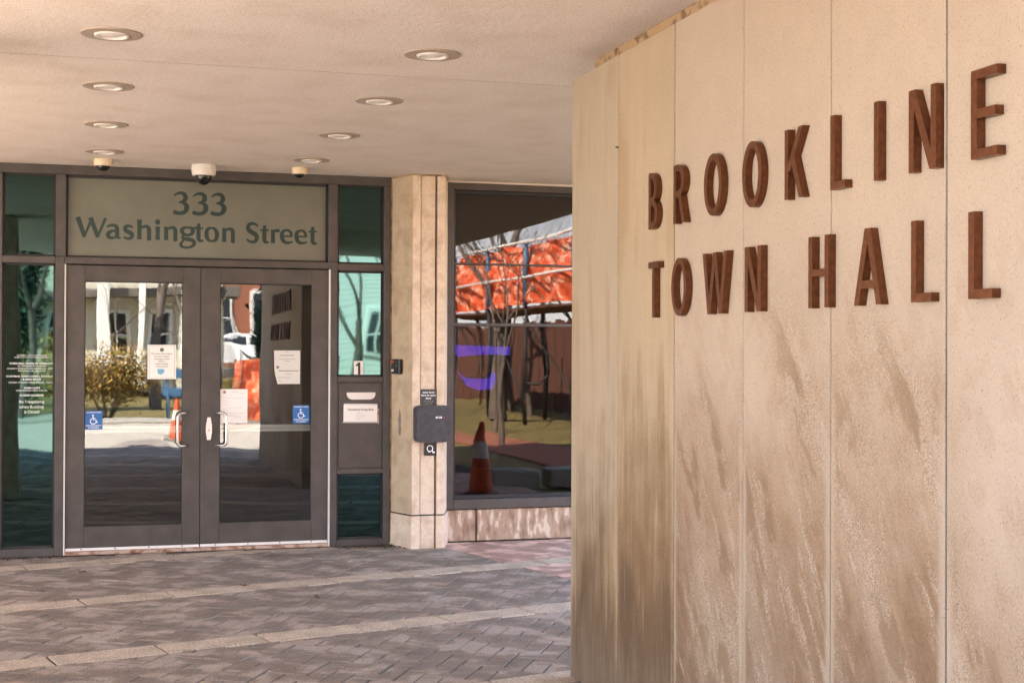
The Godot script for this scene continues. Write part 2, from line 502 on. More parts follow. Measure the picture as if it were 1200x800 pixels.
# the printed name panel: a flared roman drawn with strokes of changing width
func stroke(buf: PackedFloat32Array, W: int, H: int, pts: Array) -> void:
	for i in pts.size() - 1:
		var a: Vector3 = pts[i]
		var b: Vector3 = pts[i + 1]
		var p := Vector2(a.x, a.y)
		var q := Vector2(b.x, b.y)
		var d := q - p
		var L := maxf(d.length(), 1e-5)
		d /= L
		var first := i == 0
		var last := i == pts.size() - 2
		var r := maxf(a.z, b.z) / 2 + 2
		for y in range(maxi(0, int(minf(p.y, q.y) - r)), mini(H, int(maxf(p.y, q.y) + r) + 1)):
			for x in range(maxi(0, int(minf(p.x, q.x) - r)), mini(W, int(maxf(p.x, q.x) + r) + 1)):
				var v := Vector2(x + 0.5, y + 0.5) - p
				var t := v.dot(d)
				var off := absf(v.x * d.y - v.y * d.x)
				var cover := 1.0
				if t < 0.0:
					cover = clampf(0.5 + t, 0, 1) if first else 1.0
					if not first: off = v.length()
				elif t > L:
					cover = clampf(0.5 + L - t, 0, 1) if last else 1.0
					if not last: off = (v - d * L).length()
				var half := lerpf(a.z, b.z, clampf(t / L, 0, 1)) / 2
				cover = minf(cover, clampf(0.5 + half - off, 0, 1))
				if cover > buf[y * W + x]: buf[y * W + x] = cover

func bez(p: Array, n := 10) -> Array:
	# p: Vector3 control points (x, y, width) of a chain of cubics
	var out := [p[0]]
	for k in range(0, p.size() - 3, 3):
		for i in range(1, n + 1):
			var t := float(i) / n
			var u := 1.0 - t
			out.append(p[k] * u * u * u + p[k + 1] * 3 * u * u * t + p[k + 2] * 3 * u * t * t + p[k + 3] * t * t * t)
	return out

# strokes of a glyph in a box (0..1 across, 0..1 from x-height or cap line down to the baseline); widths are shares of the stem
func glyph(ch: String) -> Array:
	var V := func(x: float, y: float, w: float) -> Vector3: return Vector3(x, y, w)
	match ch:
		"W":
			return [[V.call(0.07, -0.01, 1.15), V.call(0.29, 0.98, 0.95)], [V.call(0.27, 1.0, 0.5), V.call(0.53, 0.0, 0.72)], [V.call(0.47, 0.0, 1.1), V.call(0.71, 0.98, 0.95)], [V.call(0.69, 1.0, 0.5), V.call(0.95, 0.0, 0.66)]]
		"S":
			return [bez([V.call(0.92, 0.18, 0.35), V.call(0.80, 0.0, 0.7), V.call(0.12, -0.05, 0.8), V.call(0.14, 0.27, 1.0), V.call(0.17, 0.50, 1.15), V.call(0.84, 0.48, 1.2), V.call(0.85, 0.73, 1.0), V.call(0.86, 1.03, 0.8), V.call(0.28, 1.02, 0.7), V.call(0.05, 0.83, 0.45)], 12)]
		"3":
			return [bez([V.call(0.04, 0.17, 0.25), V.call(0.30, -0.05, 0.65), V.call(0.84, -0.02, 0.8), V.call(0.78, 0.27, 1.0), V.call(0.74, 0.42, 0.7), V.call(0.5, 0.45, 0.5), V.call(0.36, 0.48, 0.3)], 12),
				bez([V.call(0.36, 0.46, 0.3), V.call(0.62, 0.45, 0.6), V.call(0.88, 0.52, 0.95), V.call(0.86, 0.72, 1.1), V.call(0.84, 1.02, 0.75), V.call(0.30, 1.03, 0.7), V.call(0.04, 0.92, 0.9)], 12)]
		"a":
			return [bez([V.call(0.06, 0.16, 0.5), V.call(0.25, 0.0, 0.6), V.call(0.72, -0.07, 0.8), V.call(0.74, 0.30, 1.0), V.call(0.75, 0.5, 1.0), V.call(0.73, 0.7, 1.0), V.call(0.74, 0.80, 0.95), V.call(0.76, 0.93, 0.8), V.call(0.85, 0.97, 0.5), V.call(1.0, 0.93, 0.3)], 10),
				bez([V.call(0.72, 0.40, 0.5), V.call(0.40, 0.44, 0.6), V.call(0.12, 0.52, 0.9), V.call(0.13, 0.75, 1.0), V.call(0.14, 1.03, 0.8), V.call(0.55, 1.0, 0.6), V.call(0.74, 0.82, 0.4)], 10)]
		"s":
			return [bez([V.call(0.90, 0.14, 0.4), V.call(0.7, 0.0, 0.65), V.call(0.14, -0.03, 0.75), V.call(0.17, 0.26, 0.95), V.call(0.2, 0.5, 1.05), V.call(0.82, 0.48, 1.1), V.call(0.84, 0.73, 0.95), V.call(0.85, 1.03, 0.75), V.call(0.3, 1.02, 0.65), V.call(0.06, 0.86, 0.45)], 10)]
		"h":
			return [[V.call(0.16, -0.42, 1.15), V.call(0.16, 0.3, 0.92), V.call(0.16, 1.0, 1.02)], bez([V.call(0.2, 0.26, 0.4), V.call(0.38, 0.02, 0.6), V.call(0.84, -0.08, 0.9), V.call(0.85, 0.32, 1.0), V.call(0.85, 0.5, 0.92), V.call(0.85, 0.8, 0.95), V.call(0.85, 1.0, 1.04)], 10)]
		"i":
			return [[V.call(0.5, 0.0, 1.06), V.call(0.5, 0.5, 0.92), V.call(0.5, 1.0, 1.04)], [V.call(0.5, -0.42, 0.5), V.call(0.5, -0.39, 1.0), V.call(0.5, -0.34, 1.2), V.call(0.5, -0.29, 1.0), V.call(0.5, -0.26, 0.5)]]
		"n":
			return [[V.call(0.16, 0.0, 1.04), V.call(0.16, 0.4, 0.92), V.call(0.16, 1.0, 1.03)], bez([V.call(0.2, 0.26, 0.4), V.call(0.38, 0.02, 0.6), V.call(0.84, -0.08, 0.9), V.call(0.85, 0.32, 1.0), V.call(0.85, 0.5, 0.92), V.call(0.85, 0.8, 0.95), V.call(0.85, 1.0, 1.04)], 10)]
		"g":
			return [bez([V.call(0.44, 0.03, 0.5), V.call(0.1, 0.02, 0.75), V.call(0.06, 0.25, 1.05), V.call(0.13, 0.38, 0.95), V.call(0.2, 0.66, 0.6), V.call(0.7, 0.66, 0.6), V.call(0.74, 0.33, 1.0), V.call(0.77, 0.1, 0.9), V.call(0.64, 0.03, 0.6), V.call(0.44, 0.03, 0.5)], 10),
				[V.call(0.6, 0.06, 0.3), V.call(1.0, 0.03, 0.5)],
				bez([V.call(0.26, 0.58, 0.4), V.call(0.05, 0.72, 0.6), V.call(0.1, 0.86, 0.85), V.call(0.45, 0.88, 0.95), V.call(0.98, 0.92, 0.95), V.call(0.9, 1.3, 0.9), V.call(0.6, 1.44, 0.6), V.call(0.3, 1.55, 0.5), V.call(-0.06, 1.42, 0.8), V.call(0.06, 1.2, 0.7), V.call(0.1, 1.05, 0.5), V.call(0.2, 0.95, 0.4), V.call(0.3, 0.86, 0.4)], 10)]
		"t":
			return [[V.call(0.52, -0.30, 0.7), V.call(0.48, 0.0, 1.0), V.call(0.48, 0.6, 1.0)], bez([V.call(0.48, 0.6, 1.0), V.call(0.47, 0.95, 1.0), V.call(0.6, 1.02, 0.7), V.call(0.98, 0.92, 0.35)], 8), [V.call(0.05, 0.06, 0.42), V.call(0.95, 0.05, 0.42)]]
		"o":
			return [bez([V.call(0.5, 0.03, 0.5), V.call(0.12, 0.03, 0.8), V.call(0.12, 0.33, 1.0), V.call(0.12, 0.5, 1.05), V.call(0.12, 0.72, 1.0), V.call(0.22, 0.97, 0.7), V.call(0.5, 0.97, 0.5), V.call(0.88, 0.97, 0.8), V.call(0.88, 0.68, 1.0), V.call(0.88, 0.5, 1.05), V.call(0.88, 0.28, 1.0), V.call(0.76, 0.03, 0.7), V.call(0.5, 0.03, 0.5)], 8)]
		"r":
			return [[V.call(0.24, 0.0, 1.04), V.call(0.24, 0.4, 0.92), V.call(0.24, 1.0, 1.03)], bez([V.call(0.28, 0.3, 0.4), V.call(0.45, 0.05, 0.7), V.call(0.7, 0.0, 0.8), V.call(0.96, 0.09, 0.9)], 8)]
		"e":
			return [[V.call(0.16, 0.47, 0.42), V.call(0.90, 0.47, 0.42)], bez([V.call(0.88, 0.49, 0.7), V.call(0.9, 0.0, 0.7), V.call(0.5, 0.0, 0.5), V.call(0.4, 0.04, 0.55), V.call(0.06, 0.1, 0.9), V.call(0.1, 0.45, 1.05), V.call(0.14, 0.6, 1.05), V.call(0.18, 0.98, 0.9), V.call(0.6, 1.03, 0.7), V.call(0.97, 0.86, 0.35)], 10)]
	return []

func name_panel_texture() -> ImageTexture:
	var W := 1100
	var H := 340
	var k := 600.0                     # pixels per metre; panel is 1.823 x 0.571 m, left edge x -0.179, top y 2.651
	var buf := PackedFloat32Array()
	buf.resize(W * H)
	# glyph, left x, right x, x-height (or cap) line y, baseline y, all in metres
	var line := [["W", -0.119, 0.095, 2.364, 2.226], ["a", 0.088, 0.189, 2.318, 2.221], ["s", 0.204, 0.277, 2.316, 2.221], ["h", 0.300, 0.396, 2.318, 2.220], ["i", 0.421, 0.461, 2.314, 2.220], ["n", 0.485, 0.578, 2.314, 2.219], ["g", 0.597, 0.716, 2.316, 2.217], ["t", 0.690, 0.763, 2.314, 2.216], ["o", 0.770, 0.867, 2.318, 2.217], ["n", 0.893, 0.982, 2.316, 2.217], ["S", 1.064, 1.153, 2.360, 2.216], ["t", 1.162, 1.229, 2.314, 2.217], ["r", 1.242, 1.301, 2.314, 2.217], ["e", 1.310, 1.402, 2.316, 2.217], ["e", 1.416, 1.506, 2.316, 2.217], ["t", 1.512, 1.580, 2.314, 2.216],
		["3", 0.549, 0.657, 2.562, 2.411], ["3", 0.683, 0.792, 2.562, 2.411], ["3", 0.812, 0.920, 2.562, 2.411]]
	for g in line:
		var stem := 0.0295 * k * (1.12 if g[0] == "3" else 1.0)
		for s in glyph(g[0]):
			var pts := []
			for p in s:
				pts.append(Vector3((lerpf(g[1], g[2], p.x) + 0.179) * k, (2.651 - lerpf(g[3], g[4], p.y)) * k, maxf(p.z * stem, 2.0)))
			stroke(buf, W, H, pts)
	var cloud := FastNoiseLite.new()
	cloud.frequency = 0.004
	cloud.fractal_octaves = 4
	cloud.seed = 4
	var bytes := PackedByteArray()
	bytes.resize(W * H * 3)
	var i := 0
	var ink := Vector3(0.06, 0.175, 0.16)
	for y in H:
		for x in W:
			var n := 1.0 + 0.07 * cloud.get_noise_2d(x, y)
			var c := (Vector3(0.405, 0.405, 0.355) * n).lerp(ink, buf[y * W + x])
			bytes[i] = int(c.x * 255)
			bytes[i + 1] = int(c.y * 255)
			bytes[i + 2] = int(c.z * 255)
			i += 3
	return ImageTexture.create_from_image(Image.create_from_data(W, H, false, Image.FORMAT_RGB8, bytes))

# ================================================================== the scene
func _ready() -> void:
	rng.seed = 20240
	# camera
	var cam := Camera3D.new()
	cam.name = "camera"
	cam.position = Vector3(0, 1.43, 0)
	cam.rotation = Vector3(0.0072, -0.2868, 0.0038)
	cam.fov = 26.96
	cam.near = 0.05
	cam.far = 800.0
	add_child(cam)
	# sky and exposure
	var env := Environment.new()
	env.background_mode = Environment.BG_SKY
	var sky := Sky.new()
	var psm := ProceduralSkyMaterial.new()
	psm.sky_top_color = Color(0.50, 0.60, 0.74)
	psm.sky_horizon_color = Color(0.92, 0.92, 0.91)
	psm.sky_curve = 0.12
	psm.ground_bottom_color = Color(0.35, 0.31, 0.26)
	psm.ground_horizon_color = Color(0.62, 0.60, 0.56)
	psm.energy_multiplier = 1.0
	sky.sky_material = psm
	env.sky = sky
	env.background_energy_multiplier = 1.0
	env.tonemap_mode = Environment.TONE_MAPPER_LINEAR
	env.tonemap_exposure = 11.0
	env.sdfgi_enabled = true
	env.ssao_enabled = true
	env.ssil_enabled = true
	var we := WorldEnvironment.new()
	we.name = "environment"
	we.environment = env
	add_child(we)
	var sun := DirectionalLight3D.new()
	sun.name = "sun"
	sun.light_energy = 1.6
	sun.light_color = Color(1.0, 0.94, 0.86)
	sun.light_angular_distance = 0.5
	sun.shadow_enabled = true
	add_child(sun)
	sun.look_at_from_position(Vector3.ZERO, Vector3(0.60, -0.70, 0.42))   # from the left, from behind the building
	make_materials()

	build_grounds()
	build_canopy()
	build_sign_wall()
	build_storefront()
	build_column()
	build_window()
	build_lobby()
	build_letters()
	build_fittings()
	build_notices()
	build_surroundings()

# ------------------------------------------------------------------ ground
const ANG := 0.2548          # the bands run 14.6 degrees off the glazed front
func uv_to_xz(u: float, v: float) -> Vector2:
	return Vector2(u * cos(ANG) - v * sin(ANG), -(u * sin(ANG) + v * cos(ANG)))

func region(u0: float, u1: float, v0: float, v1: float) -> PackedVector2Array:
	var out := PackedVector2Array()
	for c in [[u0, v0], [u1, v0], [u1, v1], [u0, v1]]: out.append(uv_to_xz(c[0], c[1]))
	return out

func centroid(poly: PackedVector2Array) -> Vector2:
	var c := Vector2.ZERO
	for p in poly: c += p
	return c / poly.size()

func area(poly: PackedVector2Array) -> float:
	var a := 0.0
	for i in poly.size(): a += poly[i].cross(poly[(i + 1) % poly.size()])
	return absf(a) / 2.0

func in_frame(p: Vector3) -> bool:
	var v := Basis.from_euler(Vector3(0.0072, -0.2868, 0.0038)).inverse() * (p - Vector3(0, 1.43, 0))
	return v.z < -0.1 and absf(v.x / v.z) < 0.362 and absf(v.y / v.z) < 0.242

func build_grounds() -> void:
	# one sheet to the horizon, then what lies on it
	var far := PlaneMesh.new()
	far.size = Vector2(900, 900)
	struct("ground", far, M.lawn, Vector3(0, -0.075, 0))
	var drive := cbox(Vector3(23.6, 0.1, 7.2), 0.01)
	struct("driveway", drive, M.plaza, Vector3(-7.2, -0.062, 4.35))
	struct("plaza", cbox(Vector3(24, 0.1, 12.0), 0.01), M.plaza, Vector3(-14.6, -0.0585, -4.6))
	struct("sidewalk", cbox(Vector3(24, 0.12, 1.6), 0.01), M.sidewalk, Vector3(-7.0, -0.03, 9.0))
	struct("path", cbox(Vector3(1.1, 0.06, 13.0), 0.01), M.brick_red, Vector3(6.3, -0.07, -0.5))
	struct("street", cbox(Vector3(160, 0.5, 9), 0.01), M.asphalt, Vector3(0, 0.35, 47))
	struct("bank", cbox(Vector3(160, 0.4, 3), 0.05), M.lawn, Vector3(0, 0.1, 40.9))
	var bed := struct("pavement", prism(PackedVector2Array([Vector2(-2.6, 0.7), Vector2(4.4, 0.7), Vector2(4.4, -10.8), Vector2(-2.6, -10.8)]), -0.06, -0.009, 0.0), M.joint)
	var bands := [[-2.2, -2.0], [-0.76, -0.55], [0.73, 0.94], [2.21, 2.42], [3.70, 3.91], [5.16, 5.37], [6.62, 6.83], [8.10, 8.31], [9.58, 9.79], [11.0, 11.2]]
	var front := PackedVector2Array([Vector2(-9, 0.7), Vector2(4.4, 0.7), Vector2(4.4, -10.36), Vector2(-9, -10.36)])
	# stone bands, laid end to end
	for b in bands:
		var k := -14
		while 2.09 + 0.515 * k < 7.0:
			var u0 := 2.09 + 0.515 * k
			k += 1
			for poly in Geometry2D.intersect_polygons(region(u0 + 0.006, u0 + 0.509, b[0], b[1]), front):
				var c := centroid(poly)
				if c.x < -2.6: continue
				var off := rng.randf_range(-0.003, 0.001)
				part(bed, "band_stone", prism(poly, -0.04, 0.0, 0.004, c), M.band, Vector3(c.x, off, c.y), Vector3(rng.randfn(0, 0.002), 0, rng.randfn(0, 0.002)))
	# granite-pink tiles beyond u 4.95
	var v := 6.0
	var edges := bands.duplicate()
	for i in range(1, edges.size() - 1):
		var lo: float = edges[i][1] + 0.004
		var hi: float = edges[i + 1][0] - 0.004
		var rows := 5
		var dv := (hi - lo) / rows
		for r in rows:
			for k in 9:
				var u0 := 4.955 + 0.36 * k - (0.18 if r % 2 else 0.0)
				var cell := region(maxf(u0, 4.955) + 0.005, u0 + 0.355, lo + dv * r + 0.005, lo + dv * (r + 1) - 0.005)
				if u0 + 0.35 < 4.96: continue
				for poly in Geometry2D.intersect_polygons(cell, front):
					var c := centroid(poly)
					if c.y > -5.0: continue
					part(bed, "pink_tile", prism(poly, -0.04, 0.0, 0.004, c), M.pinks[rng.randi() % 3], Vector3(c.x, rng.randf_range(-0.003, 0.002), c.y), Vector3(rng.randfn(0, 0.003), 0, rng.randfn(0, 0.003)))
	# herringbone brick between the bands
	var fields := []
	for i in edges.size() - 1:
		for poly in Geometry2D.intersect_polygons(region(-9, 4.95, edges[i][1] + 0.003, edges[i + 1][0] - 0.003), front): fields.append(poly)
	var all := []
	var w := 0.1
	var turn := ANG + PI / 4
	var ex := Vector2(cos(turn), -sin(turn))
	var ey := Vector2(-sin(turn), -cos(turn))
	var gap := 0.0034
	for x in range(-120, 140):
		for y in range(-80, 150):
			var m := posmod(x - y, 4)
			if m != 0 and m != 3: continue
			var size := Vector2(2, 1) if m == 0 else Vector2(1, 2)
			var o := ex * (x * w) + ey * (y * w)
			var mid := o + ex * (size.x * w / 2) + ey * (size.y * w / 2)
			if mid.x < -2.6 or mid.x > 4.5 or mid.y > 0.8 or mid.y < -10.5: continue
			var q := PackedVector2Array([o + ex * gap + ey * gap, o + ex * (size.x * w - gap) + ey * gap, o + ex * (size.x * w - gap) + ey * (size.y * w - gap), o + ex * gap + ey * (size.y * w - gap)])
			for f in fields:
				if not Geometry2D.is_point_in_polygon(mid, f) and Geometry2D.intersect_polygons(q, f).is_empty(): continue
				for poly in Geometry2D.intersect_polygons(q, f):
					if area(poly) < 0.0006: continue
					var c := centroid(poly)
					var seen := in_frame(Vector3(c.x, 0, c.y)) and not (c.x > 1.95 and c.y > -5.9)
					all.append([(c.length() if seen else 1000.0 + c.length()), poly, c])
	all.sort_custom(func(a, b): return a[0] < b[0])
	var rest := []
	for i in M.bricks.size(): rest.append(start())
	for i in all.size():
		var poly: PackedVector2Array = all[i][1]
		var c: Vector2 = all[i][2]
		var tone: int = rng.randi() % int(M.bricks.size())
		var lift := rng.randf_range(-0.005, 0.002)
		if i < 300 and all[i][0] < 1000.0:
			part(bed, "brick", prism(poly, -0.04, 0.0, 0.0045, c), M.bricks[tone], Vector3(c.x, lift, c.y), Vector3(rng.randfn(0, 0.011), 0, rng.randfn(0, 0.011)))
		else:
			add_prism(rest[tone], poly, -0.04, lift, 0.0035)
	var joined := ArrayMesh.new()
	for i in rest.size():
		rest[i].generate_normals()
		rest[i].commit(joined)
		joined.surface_set_material(i, M.bricks[i])
	var o2 := MeshInstance3D.new()
	o2.name = "bricks_farther_back"
	o2.mesh = joined
	o2.set_meta("kind", "stuff")
	bed.add_child(o2, true)
	# loose grit in the corners by the glazing
	var pebble := lathe([Vector2(0, -0.004), Vector2(0.006, -0.001), Vector2(0.004, 0.004), Vector2(0, 0.005)], 5)
	var mm := MultiMesh.new()
	mm.transform_format = MultiMesh.TRANSFORM_3D
	mm.mesh = pebble
	mm.instance_count = 420
	for i in 420:
		var left := i < 190
		var a := rng.randf()
		var x := lerpf(-0.8, -0.2, a) if left else lerpf(1.7, 2.2, a)
		var depth := 10.36 - absf(rng.randfn(0, 0.05)) - (0.0 if left else 0.10 * a * rng.randf())
		var s := rng.randf_range(0.4, 1.3)
		mm.set_instance_transform(i, Transform3D(Basis.from_euler(Vector3(rng.randf() * 3, rng.randf() * 6, 0)).scaled(Vector3(s, s * 0.8, s)), Vector3(x, 0.004, -depth)))
	var grit := MultiMeshInstance3D.new()
	grit.name = "gravel"
	grit.multimesh = mm
	grit.material_override = M.dirt
	add_child(grit)
	tag(grit, "dark loose gravel and dirt along the foot of the glazing", "gravel", "", "stuff")

# ------------------------------------------------------------------ canopy and building mass
func build_canopy() -> void:
	struct("ceiling", cbox(Vector3(9.0, 0.3, 3.99), 0.0), M.ceiling, Vector3(-0.2, CEIL + 0.15, -6.548 - 1.995))
	struct("ceiling", cbox(Vector3(9.0, 0.3, 5.24), 0.0), M.ceiling, Vector3(-0.2, CEIL + 0.15, -6.539 + 2.62))
	struct("ceiling_joint", cbox(Vector3(8.9, 0.02, 0.0085), 0.0), M.gasket, Vector3(-0.2, CEIL + 0.0112, -6.5435))
	struct("ceiling_roof", cbox(Vector3(9.0, 0.5, 9.3), 0.01), M.wall_core, Vector3(-0.2, CEIL + 0.56, -5.95))
	var b := thing("town_hall_building", "pale concrete civic building body above and beside the glazed entrance", "building", Vector3(0, 0, -10.6))
	slab(b, "upper_wall", M.column, -9, 9.5, 3.02, 3.5, -10.55, -17.2, 0.02)
	slab(b, "wall", M.column, -9, -0.664, 0.0, 2.725, -10.42, -10.8, 0.01)
	slab(b, "wall", M.column, 4.66, 9.5, 0.0, 2.725, -10.42, -10.8, 0.01)
	var p := thing("canopy_post", "square pale concrete canopy post left of the entrance", "post", Vector3(-0.85, 0, -6.3))
	slab(p, "shaft", M.column, -1.02, -0.68, 0.02, 2.716, -6.13, -6.47, 0.02)
	slab(p, "base", M.column, -1.05, -0.65, 0.0, 0.24, -6.10, -6.50, 0.01)

# ------------------------------------------------------------------ sign wall
func build_sign_wall() -> void:
	var far := 5.966
	var n := 8
	var step := 0.5755
	var top := 2.633
	var length := step * n
	var t := wall_texture(1700, 972, length, top)
	var m := mat(Color.WHITE, 0.88)
	m.albedo_texture = t
	m.uv2_scale = Vector3.ONE * 2.1
	detail(m, noise_tex(0.10, [[0.0, Color(0.6, 0.55, 0.5)], [0.15, Color(0.84, 0.81, 0.78)], [0.23, Color(0.965, 0.96, 0.955)], [0.6, Color(0.99, 0.99, 0.99)], [1.0, Color(1, 1, 1)]], 512, 4, 73))
	var w := thing("sign_wall", "tall pale concrete wall of vertical panels carrying the bronze lettering", "wall", Vector3(SX + 0.15, 0, -far))
	uv_of = func(p: Vector3) -> Vector2: return Vector2((p.z) / length, 1.0 - p.y / top)
	for i in n:
		# each panel about the wall's far lower corner, so that the concrete runs on across the joints
		var z0 := i * step + (0.0 if i == 0 else 0.004)
		var z1 := (i + 1) * step - 0.004
		var st := start()
		add_cbox(st, Vector3(-0.15 + rng.randf_range(-0.001, 0.0015), 0.0, z0), Vector3(0.0, top, z1), 0.003)
		part(w, "panel", done(st), m)
	uv_of = null
	slab(w, "core", M.wall_core, SX + 0.02, SX + 0.42, 0.0, top - 0.02, -far + 0.03, -far + length - 0.02, 0.01)
	slab(w, "top_strip", M.wall_trim, SX + 0.085, SX + 0.40, top - 0.05, CEIL - 0.001, -far + 0.05, -far + length - 0.02, 0.004)
	var nail := part(w, "rusty_nail", tube([Vector3(0.02, 0, 0), Vector3(-0.012, 0.003, -0.002)], 0.003, 6), M.gasket, Vector3(-0.15, 2.255, 0.5755))
	nail.set_meta("label", "small rusty nail in the joint between two panels")

# ------------------------------------------------------------------ glazed front
func pane(parent: Node, x0: float, x1: float, y0: float, y1: float, z: float, m: Material, called := "pane", th := 0.010) -> MeshInstance3D:
	var o := slab(parent, called, m, x0, x1, y0, y1, z - th / 2, z + th / 2, 0.0)
	return o

func frame_box(parent: Node, called: String, x0: float, x1: float, y0: float, y1: float, z0 := DZ + 0.03, z1 := DZ - 0.09) -> void:
	slab(parent, called, M.frame, x0, x1, y0, y1, z0, z1, 0.003)

func leaf(parent: Node, x0: float, x1: float, gx0: float, gx1: float, hinge_left: bool) -> void:
	var y0 := 0.036
	var y1 := 2.024
	var gy0 := 0.195
	var gy1 := 1.9135
	var c := Vector3((x0 + x1) / 2, (y0 + y1) / 2, DZ - 0.02)
	var st := start()
	for r in [[x0, gx0, y0, y1], [gx1, x1, y0, y1], [gx0 + 0.0004, gx1 - 0.0004, y0, gy0], [gx0 + 0.0004, gx1 - 0.0004, gy1, y1]]:
		add_cbox(st, Vector3(r[0], r[2], DZ - 0.045) - c, Vector3(r[1], r[3], DZ + 0.003) - c, 0.0025)
	var d := part(parent, "door", done(st), M.frame, c - parent.position)
	var sub := func(called: String, mesh: Mesh, m: Material, at: Vector3, rot := Vector3.ZERO): return part(d, called, mesh, m, at - c, rot)
	var g = sub.call("glass_pane", cbox(Vector3(gx1 - gx0 + 0.01, gy1 - gy0 + 0.01, 0.009), 0.0), M.glass, Vector3((gx0 + gx1) / 2, (gy0 + gy1) / 2, DZ - 0.022))
	g.rotation.y = 0.0 if hinge_left else -0.0078
	# black gasket round the glass
	var gs := start()
	for r in [[gx0 - 0.001, gx0 + 0.005, gy0, gy1], [gx1 - 0.005, gx1 + 0.001, gy0, gy1], [gx0, gx1, gy0 - 0.001, gy0 + 0.005], [gx0, gx1, gy1 - 0.006, gy1 + 0.001]]:
		add_cbox(gs, Vector3(r[0], r[2], DZ - 0.016) - c, Vector3(r[1], r[3], DZ - 0.008) - c, 0.001)
	sub.call("gasket", done(gs), M.gasket, c)
	# pull handle: a bent tube, fixed to the meeting stile
	var fx := (x1 - 0.085) if hinge_left else (x0 + 0.105)
	var bx := 0.582 if hinge_left else 0.922
	var top := 0.985
	var low := 0.752
	var zz := 0.062
	var pts := []
	pts.append(Vector3(fx, top, DZ + 0.004))
	pts.append(Vector3(lerpf(fx, bx, 0.35), top, DZ + zz * 0.62))
	for i in 7:
		var a := PI / 2 * i / 6
		pts.append(Vector3(lerpf(lerpf(fx, bx, 0.62), bx, sin(a)), top - 0.028 * (1 - cos(a)), DZ + zz * (0.8 + 0.2 * sin(a))))
	var down := []
	for p in pts: down.push_front(Vector3(p.x, low + top - p.y, p.z))
	var loop := []
	for p in pts + down: loop.append(p - c)
	sub.call("handle", tube(loop, 0.0092, 12), M.steel, c)
	# push bar on the lobby side
	var pb := start()
	add_cbox(pb, Vector3(gx0 - 0.03, 0.842, DZ - 0.115) - c, Vector3(gx1 + 0.03, 0.865, DZ - 0.08) - c, 0.004)
	add_cbox(pb, Vector3(gx0 - 0.03, 0.868, DZ - 0.11) - c, Vector3(gx1 + 0.03, 0.892, DZ - 0.075) - c, 0.004)
	add_cbox(pb, Vector3(gx0 - 0.03, 0.845, DZ - 0.08) - c, Vector3(gx0 - 0.012, 0.889, DZ - 0.04) - c, 0.003)
	add_cbox(pb, Vector3(gx1 + 0.012, 0.845, DZ - 0.08) - c, Vector3(gx1 + 0.03, 0.889, DZ - 0.04) - c, 0.003)
	sub.call("push_bar", done(pb), M.white_plastic, c)
	if not hinge_left:
		var lk := extrude(PackedVector2Array([Vector2(-0.011, 0.08), Vector2(0.011, 0.08), Vector2(0.021, 0.02), Vector2(0.021, -0.025), Vector2(0.012, -0.08), Vector2(-0.012, -0.08), Vector2(-0.021, -0.025), Vector2(-0.021, 0.02)]), 0.0, 0.022)
		sub.call("lock_plate", lk, M.lockmetal, Vector3(0.803, 0.872, DZ + 0.003))
		sub.call("lock_cylinder", lathe([Vector2(0, 0.004), Vector2(0.008, 0.004), Vector2(0.009, 0.0)], 16), M.steel, Vector3(0.803, 0.862, DZ + 0.025), Vector3(PI / 2, 0, 0))
	# rubber and brush along the foot
	var sw := start()
	add_cbox(sw, Vector3(x0 + 0.002, 0.028, DZ - 0.01) - c, Vector3(x1 - 0.002, 0.047, DZ + 0.010) - c, 0.002)
	var swp = sub.call("door_sweep", done(sw), M.white_strip, c)
	for k in 4:
		sub.call("screw", lathe([Vector2(0, 0.002), Vector2(0.004, 0.001), Vector2(0.005, 0)], 8), M.gasket, Vector3(lerpf(x0, x1, 0.12 + 0.25 * k), 0.040, DZ + 0.010), Vector3(PI / 2, 0, 0))

